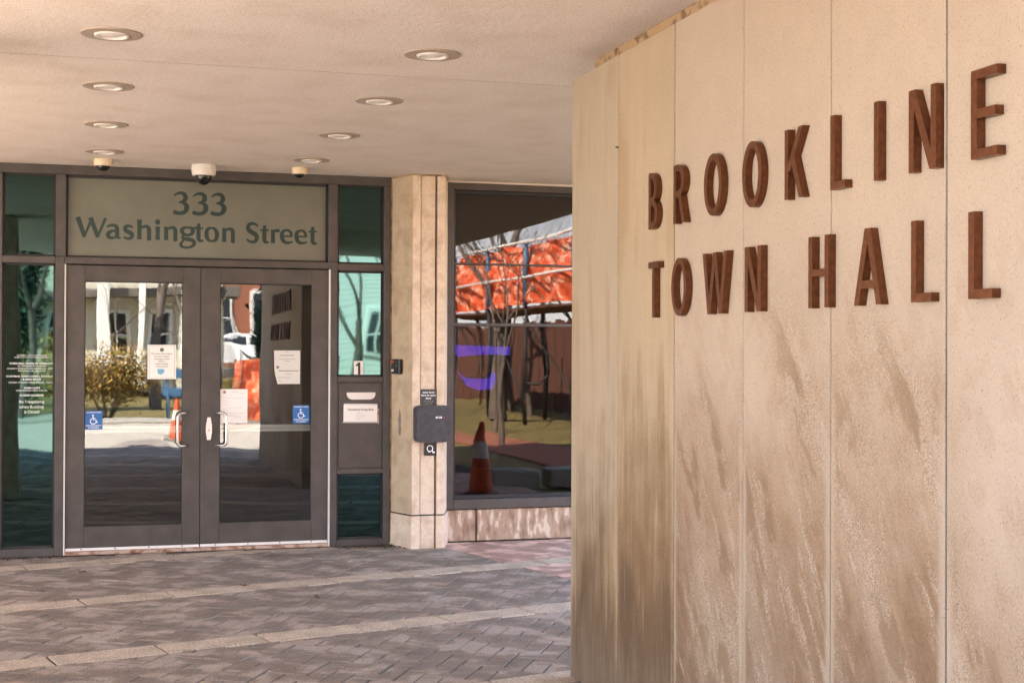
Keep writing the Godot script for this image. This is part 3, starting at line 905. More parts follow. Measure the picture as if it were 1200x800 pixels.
func build_storefront() -> void:
	var t := thing("entrance_storefront", "brown metal glazed entrance front with double doors and street number panel", "storefront", Vector3(0.7, 0, DZ))
	frame_box(t, "mullion", -0.664, -0.598, 0.0, 2.651)
	frame_box(t, "mullion", -0.249, -0.190, 0.0, 2.080)
	frame_box(t, "mullion", -0.249, -0.181, 2.0803, 2.651)
	frame_box(t, "mullion", 1.674, 1.724, 0.0, 2.080)
	frame_box(t, "mullion", 1.655, 1.724, 2.0803, 2.651)
	frame_box(t, "mullion", 2.070, 2.118, 0.0, 2.651)
	frame_box(t, "head_rail", -0.664, 2.118, 2.6513, CEIL - 0.001)
	frame_box(t, "transom", -0.598, -0.2493, 2.030, 2.080)
	frame_box(t, "transom", -0.1897, 1.6737, 2.030, 2.0797)
	frame_box(t, "transom", 1.7243, 2.0697, 2.020, 2.073)
	frame_box(t, "sill_rail", -0.598, -0.2493, 0.0, 0.061)
	frame_box(t, "sill_rail", 1.7243, 2.0697, 0.0, 0.050)
	frame_box(t, "sill_rail", 1.7243, 2.0697, 0.528, 0.566)
	frame_box(t, "sill_rail", 1.7243, 2.0697, 1.203, 1.243)
	# white weather strips and threshold
	slab(t, "weather_strip", M.white_strip, -0.1895, -0.1785, 0.0, 2.0295, DZ + 0.022, DZ - 0.03, 0.001)
	slab(t, "weather_strip", M.white_strip, 1.6625, 1.6735, 0.0, 2.0295, DZ + 0.022, DZ - 0.03, 0.001)
	slab(t, "threshold", M.rusty, -0.178, 1.662, 0.0, 0.027, DZ + 0.03, DZ - 0.08, 0.004)
	# number panel with black gasket
	uv_of = func(p: Vector3) -> Vector2: return Vector2(clampf(0.5 + p.x / 1.833, 0, 1), clampf(0.5 - p.y / 0.567, 0, 1))
	var pm := mat(Color.WHITE, 0.32)
	pm.albedo_texture = name_panel_texture()
	var np := slab(t, "number_panel", pm, -0.179, 1.654, 2.0805, 2.6475, DZ - 0.02, DZ - 0.034, 0.0)
	uv_of = null
	np.set_meta("label", "grey green panel lettered 333 Washington Street")
	var gk := start()
	for r in [[-0.1805, -0.176, 2.081, 2.6508], [1.648, 1.6545, 2.081, 2.6508], [-0.176, 1.648, 2.644, 2.6508], [-0.176, 1.648, 2.0803, 2.083]]:
		add_cbox(gk, Vector3(r[0] - 0.7, r[2], 0.0), Vector3(r[1] - 0.7, r[3], -0.019), 0.0)
	part(t, "panel_gasket", done(gk), M.gasket)
	# side lights: tinted panes behind black gaskets
	var panes := [[-0.598, -0.2493, 2.080, 2.6513], [-0.598, -0.2493, 0.061, 2.030], [1.7243, 2.0697, 2.073, 2.6513], [1.7243, 2.0697, 1.243, 2.020], [1.7243, 2.0697, 0.050, 0.528]]
	for r in panes:
		var pn := pane(t, r[0], r[1], r[2], r[3], DZ - 0.024, M.tinted, "tinted_pane", 0.012)
		pn.rotation = Vector3(rng.randfn(0, 0.0012), rng.randfn(0, 0.002), 0)
		var gs := start()
		for q in [[r[0], r[0] + 0.008, r[2], r[3]], [r[1] - 0.008, r[1], r[2], r[3]], [r[0] + 0.008, r[1] - 0.008, r[2], r[2] + 0.007], [r[0] + 0.008, r[1] - 0.008, r[3] - 0.007, r[3]]]:
			add_cbox(gs, Vector3(q[0] - 0.7, q[2], -0.002), Vector3(q[1] - 0.7, q[3], -0.016), 0.001)
		part(t, "gasket", done(gs), M.gasket)
	# drop box door under the right side light
	var db := slab(t, "drop_box_door", M.frame, 1.734, 2.060, 0.574, 1.195, DZ + 0.016, DZ - 0.03, 0.003)
	slab(t, "drop_box_frame", M.frame, 1.7243, 2.0697, 0.5663, 1.2027, DZ + 0.012, DZ - 0.03, 0.001)
	var scoop := PackedVector2Array([Vector2(-0.105, 0.026), Vector2(0.105, 0.026), Vector2(0.105, 0.012)])
	for i in 7:
		var a := -PI / 2 * i / 6
		scoop.append(Vector2(0.062 + 0.043 * cos(a), 0.012 - 0.038 * -sin(a)))
	for i in 7:
		var a := -PI / 2 - PI / 2 * i / 6
		scoop.append(Vector2(-0.062 + 0.043 * cos(a), 0.012 + 0.038 * sin(a)))
	scoop.append(Vector2(-0.105, 0.012))
	part(db, "slot_pull", extrude(scoop, 0.0, 0.022), M.lamp_white, Vector3(1.901, 1.100, DZ + 0.016) - db.position - t.position)
	leaf(t, -0.1775, 0.740, -0.0524, 0.6187, true)
	leaf(t, 0.7440, 1.6615, 0.8793, 1.5387, false)
	# dark gap between the leaves
	slab(t, "meeting_seal", M.gasket, 0.7405, 0.7435, 0.03, 2.028, DZ - 0.005, DZ - 0.03, 0.0)
	# hours lettered on the lower left side light
	var hy := [[1.392, "BUILDING CLOSED AFTER HOURS", 0.196, false], [1.378, "SUBJECT TO POSTED PUBLIC MEETINGS", 0.232, false], [1.336, "TOWN HALL HOURS OF OPERATION", 0.296, true], [1.318, "ALL DEPARTMENTS AS NOTED", 0.188, false], [1.300, "MONDAY THROUGH THURSDAY 8:00 A.M. - 5:00 P.M.", 0.325, false], [1.284, "FRIDAY 8:00 A.M. - 12:30 P.M.", 0.182, false],
		[1.247, "SELECTMAN, TOWN COUNSEL, SCHOOL DEPT.", 0.372, true], [1.226, "& MAIL ROOM", 0.118, true], [1.204, "MONDAY THROUGH FRIDAY 8:00 A.M. - 5:00 P.M.", 0.302, false], [1.166, "TOWN CLERK", 0.108, true], [1.148, "OPEN THURSDAY UNTIL 8:00 P.M.", 0.208, false], [1.115, "CLOSED HOLIDAYS", 0.155, true], [1.070, "No Trespassing", 0.166, false], [1.034, "when Building", 0.160, false], [1.000, "is Closed", 0.098, false]]
	for l in hy:
		words(t, l[1], 0.02, M.print_white, Vector3(-0.402 - 0.7, l[0], -0.015), Vector3.ZERO, l[3], false, minf(l[2], 0.338), "hours_lettering")

# ------------------------------------------------------------------ column, window
func build_column() -> void:
	var c := thing("concrete_column", "pale precast concrete column between the glazed doors and the window", "column", Vector3(2.32, 0, -10.2))
	var off := Vector2(2.32, -10.2)
	var body := PackedVector2Array([Vector2(2.122, -10.40), Vector2(2.2265, -10.10), Vector2(2.284, -10.10), Vector2(2.285, -10.150), Vector2(2.290, -10.150), Vector2(2.291, -10.112), Vector2(2.394, -10.112), Vector2(2.3945, -10.165), Vector2(2.409, -10.165), Vector2(2.410, -10.10), Vector2(2.465, -10.10), Vector2(2.56, -10.40)])
	var mk := func(poly: PackedVector2Array, y0: float, y1: float) -> ArrayMesh:
		var q := PackedVector2Array()
		for p in poly: q.append(Vector2(p.x - off.x, -(p.y - off.y)))
		var e := extrude(q, y0, y1)      # outline in x, -z; along y after a turn
		return e
	var turn := Vector3(-PI / 2, 0, 0)
	part(c, "shaft", mk.call(body, 0.246, CEIL - 0.012), M.column, Vector3.ZERO, turn)
	part(c, "base_block", mk.call(PackedVector2Array([Vector2(2.114, -10.40), Vector2(2.2195, -10.092), Vector2(2.286, -10.092), Vector2(2.287, -10.140), Vector2(2.291, -10.140), Vector2(2.292, -10.106), Vector2(2.395, -10.106), Vector2(2.3955, -10.15), Vector2(2.405, -10.15), Vector2(2.406, -10.092), Vector2(2.470, -10.092), Vector2(2.57, -10.40)]), 0.0, 0.236), M.column, Vector3.ZERO, turn)
	part(c, "base_joint", mk.call(PackedVector2Array([Vector2(2.132, -10.39), Vector2(2.232, -10.107), Vector2(2.46, -10.107), Vector2(2.55, -10.39)]), 0.2362, 0.2458), M.gasket, Vector3.ZERO, turn)
	part(c, "cap_strip", mk.call(PackedVector2Array([Vector2(2.120, -10.40), Vector2(2.2235, -10.097), Vector2(2.468, -10.097), Vector2(2.563, -10.40)]), CEIL - 0.0118, CEIL - 0.0005), M.wall_trim, Vector3.ZERO, turn)
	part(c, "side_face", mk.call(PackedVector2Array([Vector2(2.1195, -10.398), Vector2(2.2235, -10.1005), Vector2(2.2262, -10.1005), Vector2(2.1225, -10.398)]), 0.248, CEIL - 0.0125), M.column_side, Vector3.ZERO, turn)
	var mark := PackedVector2Array()
	for k in 16: mark.append(Vector2(cos(TAU * k / 16) * 0.026 * rng.randf_range(0.5, 1.2), sin(TAU * k / 16) * 0.105 * rng.randf_range(0.75, 1.05)))
	part(c, "scrape_mark", extrude(mark, 0.0, 0.001), M.scrape, Vector3(2.1685 - 2.32, 0.90, -10.2585 + 10.2), Vector3(0, -1.2345, 0))
	# sealant down the far arris
	part(c, "sealant", mk.call(PackedVector2Array([Vector2(2.1185, -10.385), Vector2(2.1225, -10.365), Vector2(2.131, -10.372), Vector2(2.127, -10.392)]), 0.02, CEIL - 0.02), M.wall_trim, Vector3.ZERO, turn)
	# scuffed old glue on the middle panel and a dark scrape on the slanting side
	var glue := start()
	for i in 9:
		var a := rng.randf() * TAU
		var r0 := rng.randf_range(0.0, 0.022)
		var at := Vector2(cos(a) * r0 * 0.7, sin(a) * r0 * 1.3)
		var blob := PackedVector2Array()
		for k in 7: blob.append(at + Vector2.from_angle(TAU * k / 7) * rng.randf_range(0.004, 0.010))
		var idx := Geometry2D.triangulate_polygon(blob)
		for k in range(0, idx.size(), 3): tri(glue, Vector3(blob[idx[k]].x, blob[idx[k]].y, 0.0008 + i * 0.0003), Vector3(blob[idx[k + 1]].x, blob[idx[k + 1]].y, 0.0008 + i * 0.0003), Vector3(blob[idx[k + 2]].x, blob[idx[k + 2]].y, 0.0008 + i * 0.0003), Vector3(0, 0, -1))
	part(c, "glue_residue", done(glue), M.lamp_white, Vector3(2.357 - 2.32, 0.588, 0.082))

func build_window() -> void:
	var z := -10.44
	var t := thing("side_window", "large dark framed window right of the column, reflecting orange netting", "window", Vector3(3.5, 0.25, z))
	var fb := func(called: String, x0: float, x1: float, y0: float, y1: float, z0: float, z1: float): slab(t, called, M.frame, x0, x1, y0, y1, z0, z1, 0.003)
	fb.call("jamb", 2.552, 2.604, 0.245, 2.70, z + 0.06, z - 0.12)
	fb.call("jamb", 4.60, 4.66, 0.245, 2.70, z + 0.06, z - 0.12)
	fb.call("head_rail", 2.604, 4.60, 2.648, 2.70, z + 0.06, z - 0.12)
	fb.call("sill_rail", 2.604, 4.60, 0.245, 0.318, z + 0.06, z - 0.12)
	fb.call("glazing_bar", 2.604, 4.60, 2.086, 2.100, z + 0.022, z - 0.03)
	fb.call("glazing_bar", 2.604, 4.60, 1.622, 1.646, z + 0.03, z - 0.03)
	# deep black rebate round the glass
	slab(t, "rebate", M.gasket, 2.604, 2.628, 0.318, 2.648, z + 0.018, z - 0.05, 0.002)
	slab(t, "rebate", M.gasket, 2.628, 4.60, 2.622, 2.648, z + 0.018, z - 0.05, 0.002)
	slab(t, "rebate", M.gasket, 2.628, 4.60, 0.318, 0.345, z + 0.018, z - 0.05, 0.002)
	for r in [[0.345, 1.622], [1.646, 2.086], [2.100, 2.622]]:
		var p := pane(t, 2.628, 4.60, r[0], r[1], z - 0.01, M.window_glass, "glass_pane")
		p.rotation = Vector3(rng.randfn(0, 0.0015), 0.0, 0)
	slab(self, "soffit_beam", M.ceiling, 2.56, 4.66, 2.7005, CEIL - 0.001, z + 0.05, z - 0.2, 0.002).set_meta("kind", "structure")
	var b := thing("window_base_wall", "low rough concrete base wall under the dark window", "wall", Vector3(3.5, 0, z))
	var x := 2.545
	for w in [0.252, 1.02, 0.9]:
		slab(b, "block", M.plinth, x, x + w - 0.012, 0.0, 0.238, z + 0.04, z - 0.12, 0.006)
		x += w
	slab(b, "backing", M.gasket, 2.55, 4.65, 0.0, 0.244, z + 0.005, z - 0.15, 0.0)

# ------------------------------------------------------------------ lobby seen through the glass
func build_lobby() -> void:
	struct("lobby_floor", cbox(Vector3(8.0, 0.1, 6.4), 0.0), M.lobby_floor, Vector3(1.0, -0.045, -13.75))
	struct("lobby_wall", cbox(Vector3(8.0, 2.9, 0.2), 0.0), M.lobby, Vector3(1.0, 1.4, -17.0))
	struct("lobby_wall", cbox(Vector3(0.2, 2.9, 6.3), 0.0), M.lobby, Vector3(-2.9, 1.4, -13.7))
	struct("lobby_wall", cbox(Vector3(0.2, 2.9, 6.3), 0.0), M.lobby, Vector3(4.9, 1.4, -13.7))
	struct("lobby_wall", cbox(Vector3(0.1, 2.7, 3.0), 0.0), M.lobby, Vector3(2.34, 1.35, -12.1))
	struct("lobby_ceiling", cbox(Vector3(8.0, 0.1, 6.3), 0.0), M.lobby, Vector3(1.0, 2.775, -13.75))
	var tint := Color(0.22, 0.12, 1.0)
	var bar := PackedVector2Array([Vector2(-0.24, 0.045), Vector2(0.24, 0.04), Vector2(0.235, -0.03), Vector2(0.1, -0.026), Vector2(-0.06, -0.034), Vector2(-0.20, -0.055), Vector2(-0.235, -0.02)])
	var bent := PackedVector2Array([Vector2(-0.25, 0.085), Vector2(-0.20, 0.04), Vector2(-0.08, 0.03), Vector2(0.02, 0.035), Vector2(0.04, 0.085), Vector2(0.07, 0.085), Vector2(0.08, 0.02), Vector2(0.05, -0.05), Vector2(-0.06, -0.065), Vector2(-0.17, -0.03)])
	for s in [[3.13, 1.435, bar, "long violet glowing light strip high behind the dark window"], [3.17, 1.17, bent, "bent violet glowing light strip lower behind the dark window"]]:
		var g := mat(Color(0.05, 0.03, 0.2), 0.4)
		g.emission_enabled = true
		g.emission = tint
		g.emission_energy_multiplier = 0.06
		var o := part(self, "light_strip", extrude(s[2], -0.015, 0.015), g, Vector3(s[0], s[1], -11.5), Vector3(0, 0, -0.02))
		tag(o, s[3], "light", "violet light strips in the lobby")
		var l := OmniLight3D.new()
		l.name = "strip_glow"
		l.light_color = tint
		l.light_energy = 0.0006
		l.omni_range = 8.0
		l.omni_attenuation = 2.0
		l.light_size = 0.012
		l.shadow_enabled = true
		l.position = Vector3(s[0], s[1] - 0.002, -11.5)
		add_child(l, true)

# ------------------------------------------------------------------ the raised name
func letter(ch: String, far: float, near: float, y0: float, y1: float, label: String) -> void:
	var t := 0.024
	var w := far - near
	var h := y1 - y0
	var b := 0.0235
	var o := CSGCombiner3D.new()
	o.name = numbered("bronze_letter")
	add_child(o)
	o.transform = Transform3D(Basis(Vector3(0, 0, 1), Vector3(0, 1, 0), Vector3(-1, 0, 0)), Vector3(SX - 0.0005, y0, -far))
	tag(o, label, "letter", "raised bronze letters of the building name")
	var add := func(poly: Array, cut := false) -> void:
		var p := CSGPolygon3D.new()
		p.polygon = PackedVector2Array(poly)
		p.depth = t if not cut else t * 3
		p.position.z = t if not cut else t * 2
		p.material = M.letter
		p.operation = CSGShape3D.OPERATION_SUBTRACTION if cut else CSGShape3D.OPERATION_UNION
		p.name = "stroke" if not cut else "hollow"
		o.add_child(p, true)
	var R := func(x0: float, x1: float, v0: float, v1: float) -> Array: return [Vector2(x0, v0), Vector2(x1, v0), Vector2(x1, v1), Vector2(x0, v1)]
	var slant := func(x0: float, v0: float, x1: float, v1: float, k: float) -> Array: return [Vector2(x0 - k / 2, v0), Vector2(x0 + k / 2, v0), Vector2(x1 + k / 2, v1), Vector2(x1 - k / 2, v1)]
	var oval := func(cx: float, cy: float, rx: float, ry: float) -> Array:
		var out := []
		for i in 40: out.append(Vector2(cx + rx * cos(TAU * i / 40), cy + ry * sin(TAU * i / 40)))
		return out
	var bowl := func(x0: float, x1: float, v0: float, v1: float) -> Array:      # flat on the left, round on the right
		var r := (v1 - v0) / 2
		var out := [Vector2(x0, v0)]
		var cx := maxf(x1 - r, x0 + 0.002)
		for i in 17:
			var a := -PI / 2 + PI * i / 16
			out.append(Vector2(cx + (x1 - cx) * cos(a), (v0 + v1) / 2 + r * sin(a)))
		out.append(Vector2(x0, v1))
		return out
	match ch:
		"B":
			add.call(bowl.call(0.0, w, 0.0, h * 0.53))
			add.call(bowl.call(0.0, w * 0.93, h * 0.53 - b * 0.8, h))
			add.call(bowl.call(b, w - b, b, h * 0.53 - b), true)
			add.call(bowl.call(b, w * 0.93 - b, h * 0.53 + b * 0.2, h - b), true)
		"R":
			add.call(bowl.call(0.0, w * 0.92, h * 0.44, h))
			add.call(bowl.call(b, w * 0.92 - b, h * 0.44 + b, h - b), true)
			add.call(R.call(0.0, b, 0.0, h * 0.6))
			add.call(slant.call(w - b * 0.55, 0.0, w * 0.52, h * 0.47, b * 1.1))
		"O":
			add.call(oval.call(w / 2, h / 2, w / 2, h / 2))
			add.call(oval.call(w / 2, h / 2, w / 2 - b, h / 2 - b * 0.95), true)
		"K":
			add.call(R.call(0.0, b, 0.0, h))
			add.call(slant.call(b * 0.9, h * 0.40, w - b * 0.6, h, b * 1.15))
			add.call(slant.call(w - b * 0.55, 0.0, w * 0.42, h * 0.60, b * 1.1))
		"L":
			add.call(R.call(0.0, b, 0.0, h))
			add.call(R.call(0.0, w, 0.0, b * 0.95))
		"I":
			add.call(R.call(0.0, maxf(w, b), 0.0, h))
		"N":
			add.call(R.call(0.0, b, 0.0, h))
			add.call(R.call(w - b, w, 0.0, h))
			add.call(slant.call(w - b * 0.62, 0.0, b * 0.62, h, b * 1.2))
		"E":
			add.call(R.call(0.0, b, 0.0, h))
			add.call(R.call(0.0, w, 0.0, b * 0.95))
			add.call(R.call(0.0, w * 0.92, h * 0.5 - b * 0.45, h * 0.5 + b * 0.5))
			add.call(R.call(0.0, w, h - b * 0.95, h))
		"T":
			add.call(R.call(w / 2 - b / 2, w / 2 + b / 2, 0.0, h))
			add.call(R.call(0.0, w, h - b, h))
		"W":
			add.call(slant.call(w * 0.27, 0.0, b * 0.55, h, b * 1.05))
			add.call(slant.call(w * 0.27, 0.0, w * 0.5, h, b * 1.05))
			add.call(slant.call(w * 0.73, 0.0, w * 0.5, h, b * 1.05))
			add.call(slant.call(w * 0.73, 0.0, w - b * 0.55, h, b * 1.05))
		"H":
			add.call(R.call(0.0, b, 0.0, h))
			add.call(R.call(w - b, w, 0.0, h))
			add.call(R.call(0.0, w, h * 0.5 - b * 0.55, h * 0.5 + b * 0.35))
		"A":
			add.call(slant.call(b * 0.55, 0.0, w / 2 - b * 0.1, h, b * 1.08))
			add.call(slant.call(w - b * 0.55, 0.0, w / 2 + b * 0.1, h, b * 1.08))
			add.call(R.call(w * 0.22, w * 0.78, h * 0.22, h * 0.22 + b * 0.9))

func build_letters() -> void:
	var up := [["B", 5.003, 4.918, "bronze letter B that begins the upper word BROOKLINE"], ["R", 4.763, 4.660, "bronze letter R, second letter of the word BROOKLINE"], ["O", 4.496, 4.352, "bronze letter O next to the R in BROOKLINE"], ["O", 4.196, 4.057, "bronze letter O next to the K in BROOKLINE"], ["K", 3.902, 3.787, "bronze letter K in the middle of BROOKLINE"], ["L", 3.623, 3.540, "bronze letter L between K and I in BROOKLINE"], ["I", 3.388, 3.364, "plain upright bronze letter I in BROOKLINE"], ["N", 3.218, 3.095, "bronze letter N between I and E in BROOKLINE"], ["E", 2.948, 2.845, "bronze letter E that ends the upper word BROOKLINE"]]
	for l in up: letter(l[0], l[1], l[2], 1.892, 2.103, l[3])
	var low := [["T", 5.003, 4.904, "bronze letter T that begins the word TOWN"], ["O", 4.781, 4.645, "bronze letter O, second letter of the word TOWN"], ["W", 4.505, 4.309, "wide bronze letter W in the word TOWN"], ["N", 4.176, 4.061, "bronze letter N that ends the word TOWN"], ["H", 3.751, 3.632, "bronze letter H that begins the word HALL"], ["A", 3.491, 3.350, "bronze letter A in the word HALL"], ["L", 3.206, 3.114, "bronze letter L beside the A in HALL"], ["L", 2.958, 2.864, "bronze letter L that ends the word HALL"]]
	for l in low: letter(l[0], l[1], l[2], 1.560, 1.768, l[3])

# ------------------------------------------------------------------ ceiling fittings, boxes on the column
func build_fittings() -> void:
	var names := ["nearest the viewer", "second from the viewer", "third from the viewer", "nearest the doors"]
	var first: Node3D = null
	for row in 2:
		for k in 4:
			var at := Vector3([0.068, 1.409][row], CEIL, -[6.014, 7.2075, 8.434, 9.586][k])
			var label := "round recessed downlight in the %s ceiling row, %s" % [["left", "right"][row], names[k]]
			if first == null:
				first = thing("downlight", label, "ceiling light", at, 0.0, "downlights in the canopy ceiling")
				part(first, "trim_ring", lathe([Vector2(0.124, 0.0), Vector2(0.122, -0.005), Vector2(0.074, -0.007), Vector2(0.071, -0.003)], 40), M.trim_ring)
				part(first, "reflector", lathe([Vector2(0.071, -0.003), Vector2(0.069, -0.011), Vector2(0.060, -0.013), Vector2(0.054, -0.004), Vector2(0.0, -0.001)], 36), M.lamp_white)
				part(first, "lens", lathe([Vector2(0.05, -0.0035), Vector2(0.035, -0.009), Vector2(0.0, -0.012)], 24, true), M.lamp_glass)
			else:
				var d := first.duplicate()
				d.name = numbered("downlight")
				add_child(d)
				d.position = at
				d.rotation.y = rng.randf() * 6.0
				d.set_meta("label", label)
	# dome cameras
	var dome := func(x: float, z: float, r: float, hb: float, rd: float, hd: float, m: Material, label: String):
		var c := thing("dome_camera", label, "security camera", Vector3(x, CEIL, z), 0.0, "dome cameras over the entrance")
		part(c, "base", lathe([Vector2(r * 0.97, 0.0), Vector2(r, -0.006), Vector2(r, -hb * 0.6), Vector2(r * 0.93, -hb), Vector2(rd * 0.98, -hb - 0.001)], 36), m)
		var prof := []
		for i in 10:
			var a := PI / 2 * i / 9
			prof.append(Vector2(rd * cos(a), -hb - hd * sin(a)))
		part(c, "dome", lathe(prof, 32, true), M.black_dome)
	dome.call(0.063, -10.0, 0.0625, 0.045, 0.045, 0.036, M.cream_plastic, "small cream dome camera over the left door")
	dome.call(0.735, -10.08, 0.084, 0.075, 0.056, 0.065, M.white_plastic, "larger white dome camera over the meeting of the doors")
	dome.call(1.392, -10.03, 0.055, 0.044, 0.036, 0.028, M.cream_plastic, "small cream dome camera near the right end of the number panel")
	# black card reader on the slanting side of the column
	var cr := thing("card_reader", "small black card reader box with red light on the column side", "card reader", Vector3(2.168, 1.318, -10.262), -1.236)
	part(cr, "housing", cbox(Vector3(0.115, 0.108, 0.034), 0.006), M.black, Vector3(-0.01, 0, 0.018))
	part(cr, "red_light", cbox(Vector3(0.030, 0.020, 0.004), 0.001), M.red, Vector3(-0.045, 0.036, 0.036))
	part(cr, "badge", cbox(Vector3(0.030, 0.016, 0.003), 0.001), M.white_plastic, Vector3(-0.045, -0.028, 0.036))
	part(cr, "sensor_eye", lathe([Vector2(0, 0.003), Vector2(0.005, 0.002), Vector2(0.006, 0)], 10), M.steel, Vector3(0.012, 0.006, 0.035), Vector3(PI / 2, 0, 0))
	# hand-wave switch
	var zf := -10.10
	var sp := thing("wave_sign", "small dark sign lettered wave hand here to open door", "sign", Vector3(2.348, 1.098, zf - 0.010))
	part(sp, "plate", cbox(Vector3(0.122, 0.115, 0.008), 0.001), M.plate)
	for l in [["wave hand", 0.034, 0.086], ["here to open", 0.013, 0.106], ["door", -0.009, 0.042]]:
		words(sp, l[0], 0.02, M.print_white, Vector3(0, l[1], 0.005), Vector3.ZERO, true, false, l[2])
	for i in 13:
		part(sp, "braille_dot", cbox(Vector3(0.003, 0.003, 0.002), 0.0008), M.print_white, Vector3(-0.028 + 0.0095 * (i % 7) + (0.004 if i > 6 else 0.0), -0.030 - (0.016 if i > 6 else 0.0) - 0.004 * (i % 2), 0.0045))
	var sb := thing("sensor_box", "dark grey rounded plastic hand sensor box fixed to the column", "sensor box", Vector3(2.3655, 0.906, zf))
	part(sb, "housing", extrude(rounded(0.262, 0.266, 0.035), 0.0, 0.06), M.charcoal)
	part(sb, "front_cover", extrude(rounded(0.240, 0.244, 0.028), 0.0595, 0.068), M.charcoal)
	for k in 9:
		part(sb, "rib", cbox(Vector3(0.085, 0.003, 0.002), 0.001), M.charcoal, Vector3(-0.052, 0.060 - 0.018 * k, 0.0685))
	part(sb, "label", cbox(Vector3(0.046, 0.012, 0.002), 0.0), M.print_white, Vector3(0.043, 0.047, 0.0687))
	part(sb, "label_print", cbox(Vector3(0.026, 0.006, 0.001), 0.0), M.blue, Vector3(0.043, 0.047, 0.0698))
	part(sb, "red_light", cbox(Vector3(0.007, 0.010, 0.003), 0.001), M.red, Vector3(0.084, 0.047, 0.069))
	var bb := thing("push_button_plate", "small black plate with a white round symbol below the sensor box", "switch", Vector3(2.363, 0.719, zf - 0.012))
	part(bb, "plate", cbox(Vector3(0.092, 0.092, 0.026), 0.004), M.black)
	var loop := []
	for i in 21: loop.append(Vector3(-0.004 + 0.021 * cos(TAU * i / 20), 0.006 + 0.021 * sin(TAU * i / 20), 0.0135))
	part(bb, "ring_symbol", tube(loop, 0.0035, 6), M.print_white)
	for q in [[0.024, -0.022, 0.018, 0.010], [0.016, -0.014, 0.008, 0.008], [-0.008, -0.020, 0.02, 0.004]]:
		part(bb, "symbol", cbox(Vector3(q[2], q[3], 0.0015), 0.0003), M.print_white, Vector3(q[0], q[1], 0.0138))

# ------------------------------------------------------------------ paper and stickers
func rule_lines(parent: Node, list: Array) -> void:
	for l in list:
		part(parent, "printed_line", cbox(Vector3(l[2], l[3] if l.size() > 3 else 0.0022, 0.0006), 0.0), M.paper_print if l.size() < 5 else l[4], Vector3(l[0], l[1], 0.0010))

func wheelchair(parent: Node, at: Vector3, k: float) -> void:
	var add := func(pts: Array, r: float):
		var q := []
		for p in pts: q.append(Vector3(p.x * k, p.y * k, 0))
		var o := part(parent, "symbol_stroke", tube(q, r * k, 6), M.print_white, at)
		o.scale.z = 0.12
	var head := part(parent, "symbol_head", lathe([Vector2(0, 0.001), Vector2(0.09 * k, 0.001), Vector2(0.09 * k, 0.0)], 14), M.print_white, at + Vector3(-0.06 * k, 0.42 * k, 0), Vector3(PI / 2, 0, 0))
	add.call([Vector2(-0.06, 0.3), Vector2(-0.04, -0.02), Vector2(0.22, -0.02), Vector2(0.33, -0.30), Vector2(0.45, -0.26)], 0.05)
	add.call([Vector2(-0.05, 0.14), Vector2(0.17, 0.14)], 0.04)
	var arc := []
	for i in 15:
		var a := deg_to_rad(115.0 + 235.0 * i / 14)
		arc.append(Vector2(-0.03 + 0.29 * cos(a), -0.17 + 0.29 * sin(a)))
	add.call(arc, 0.042)

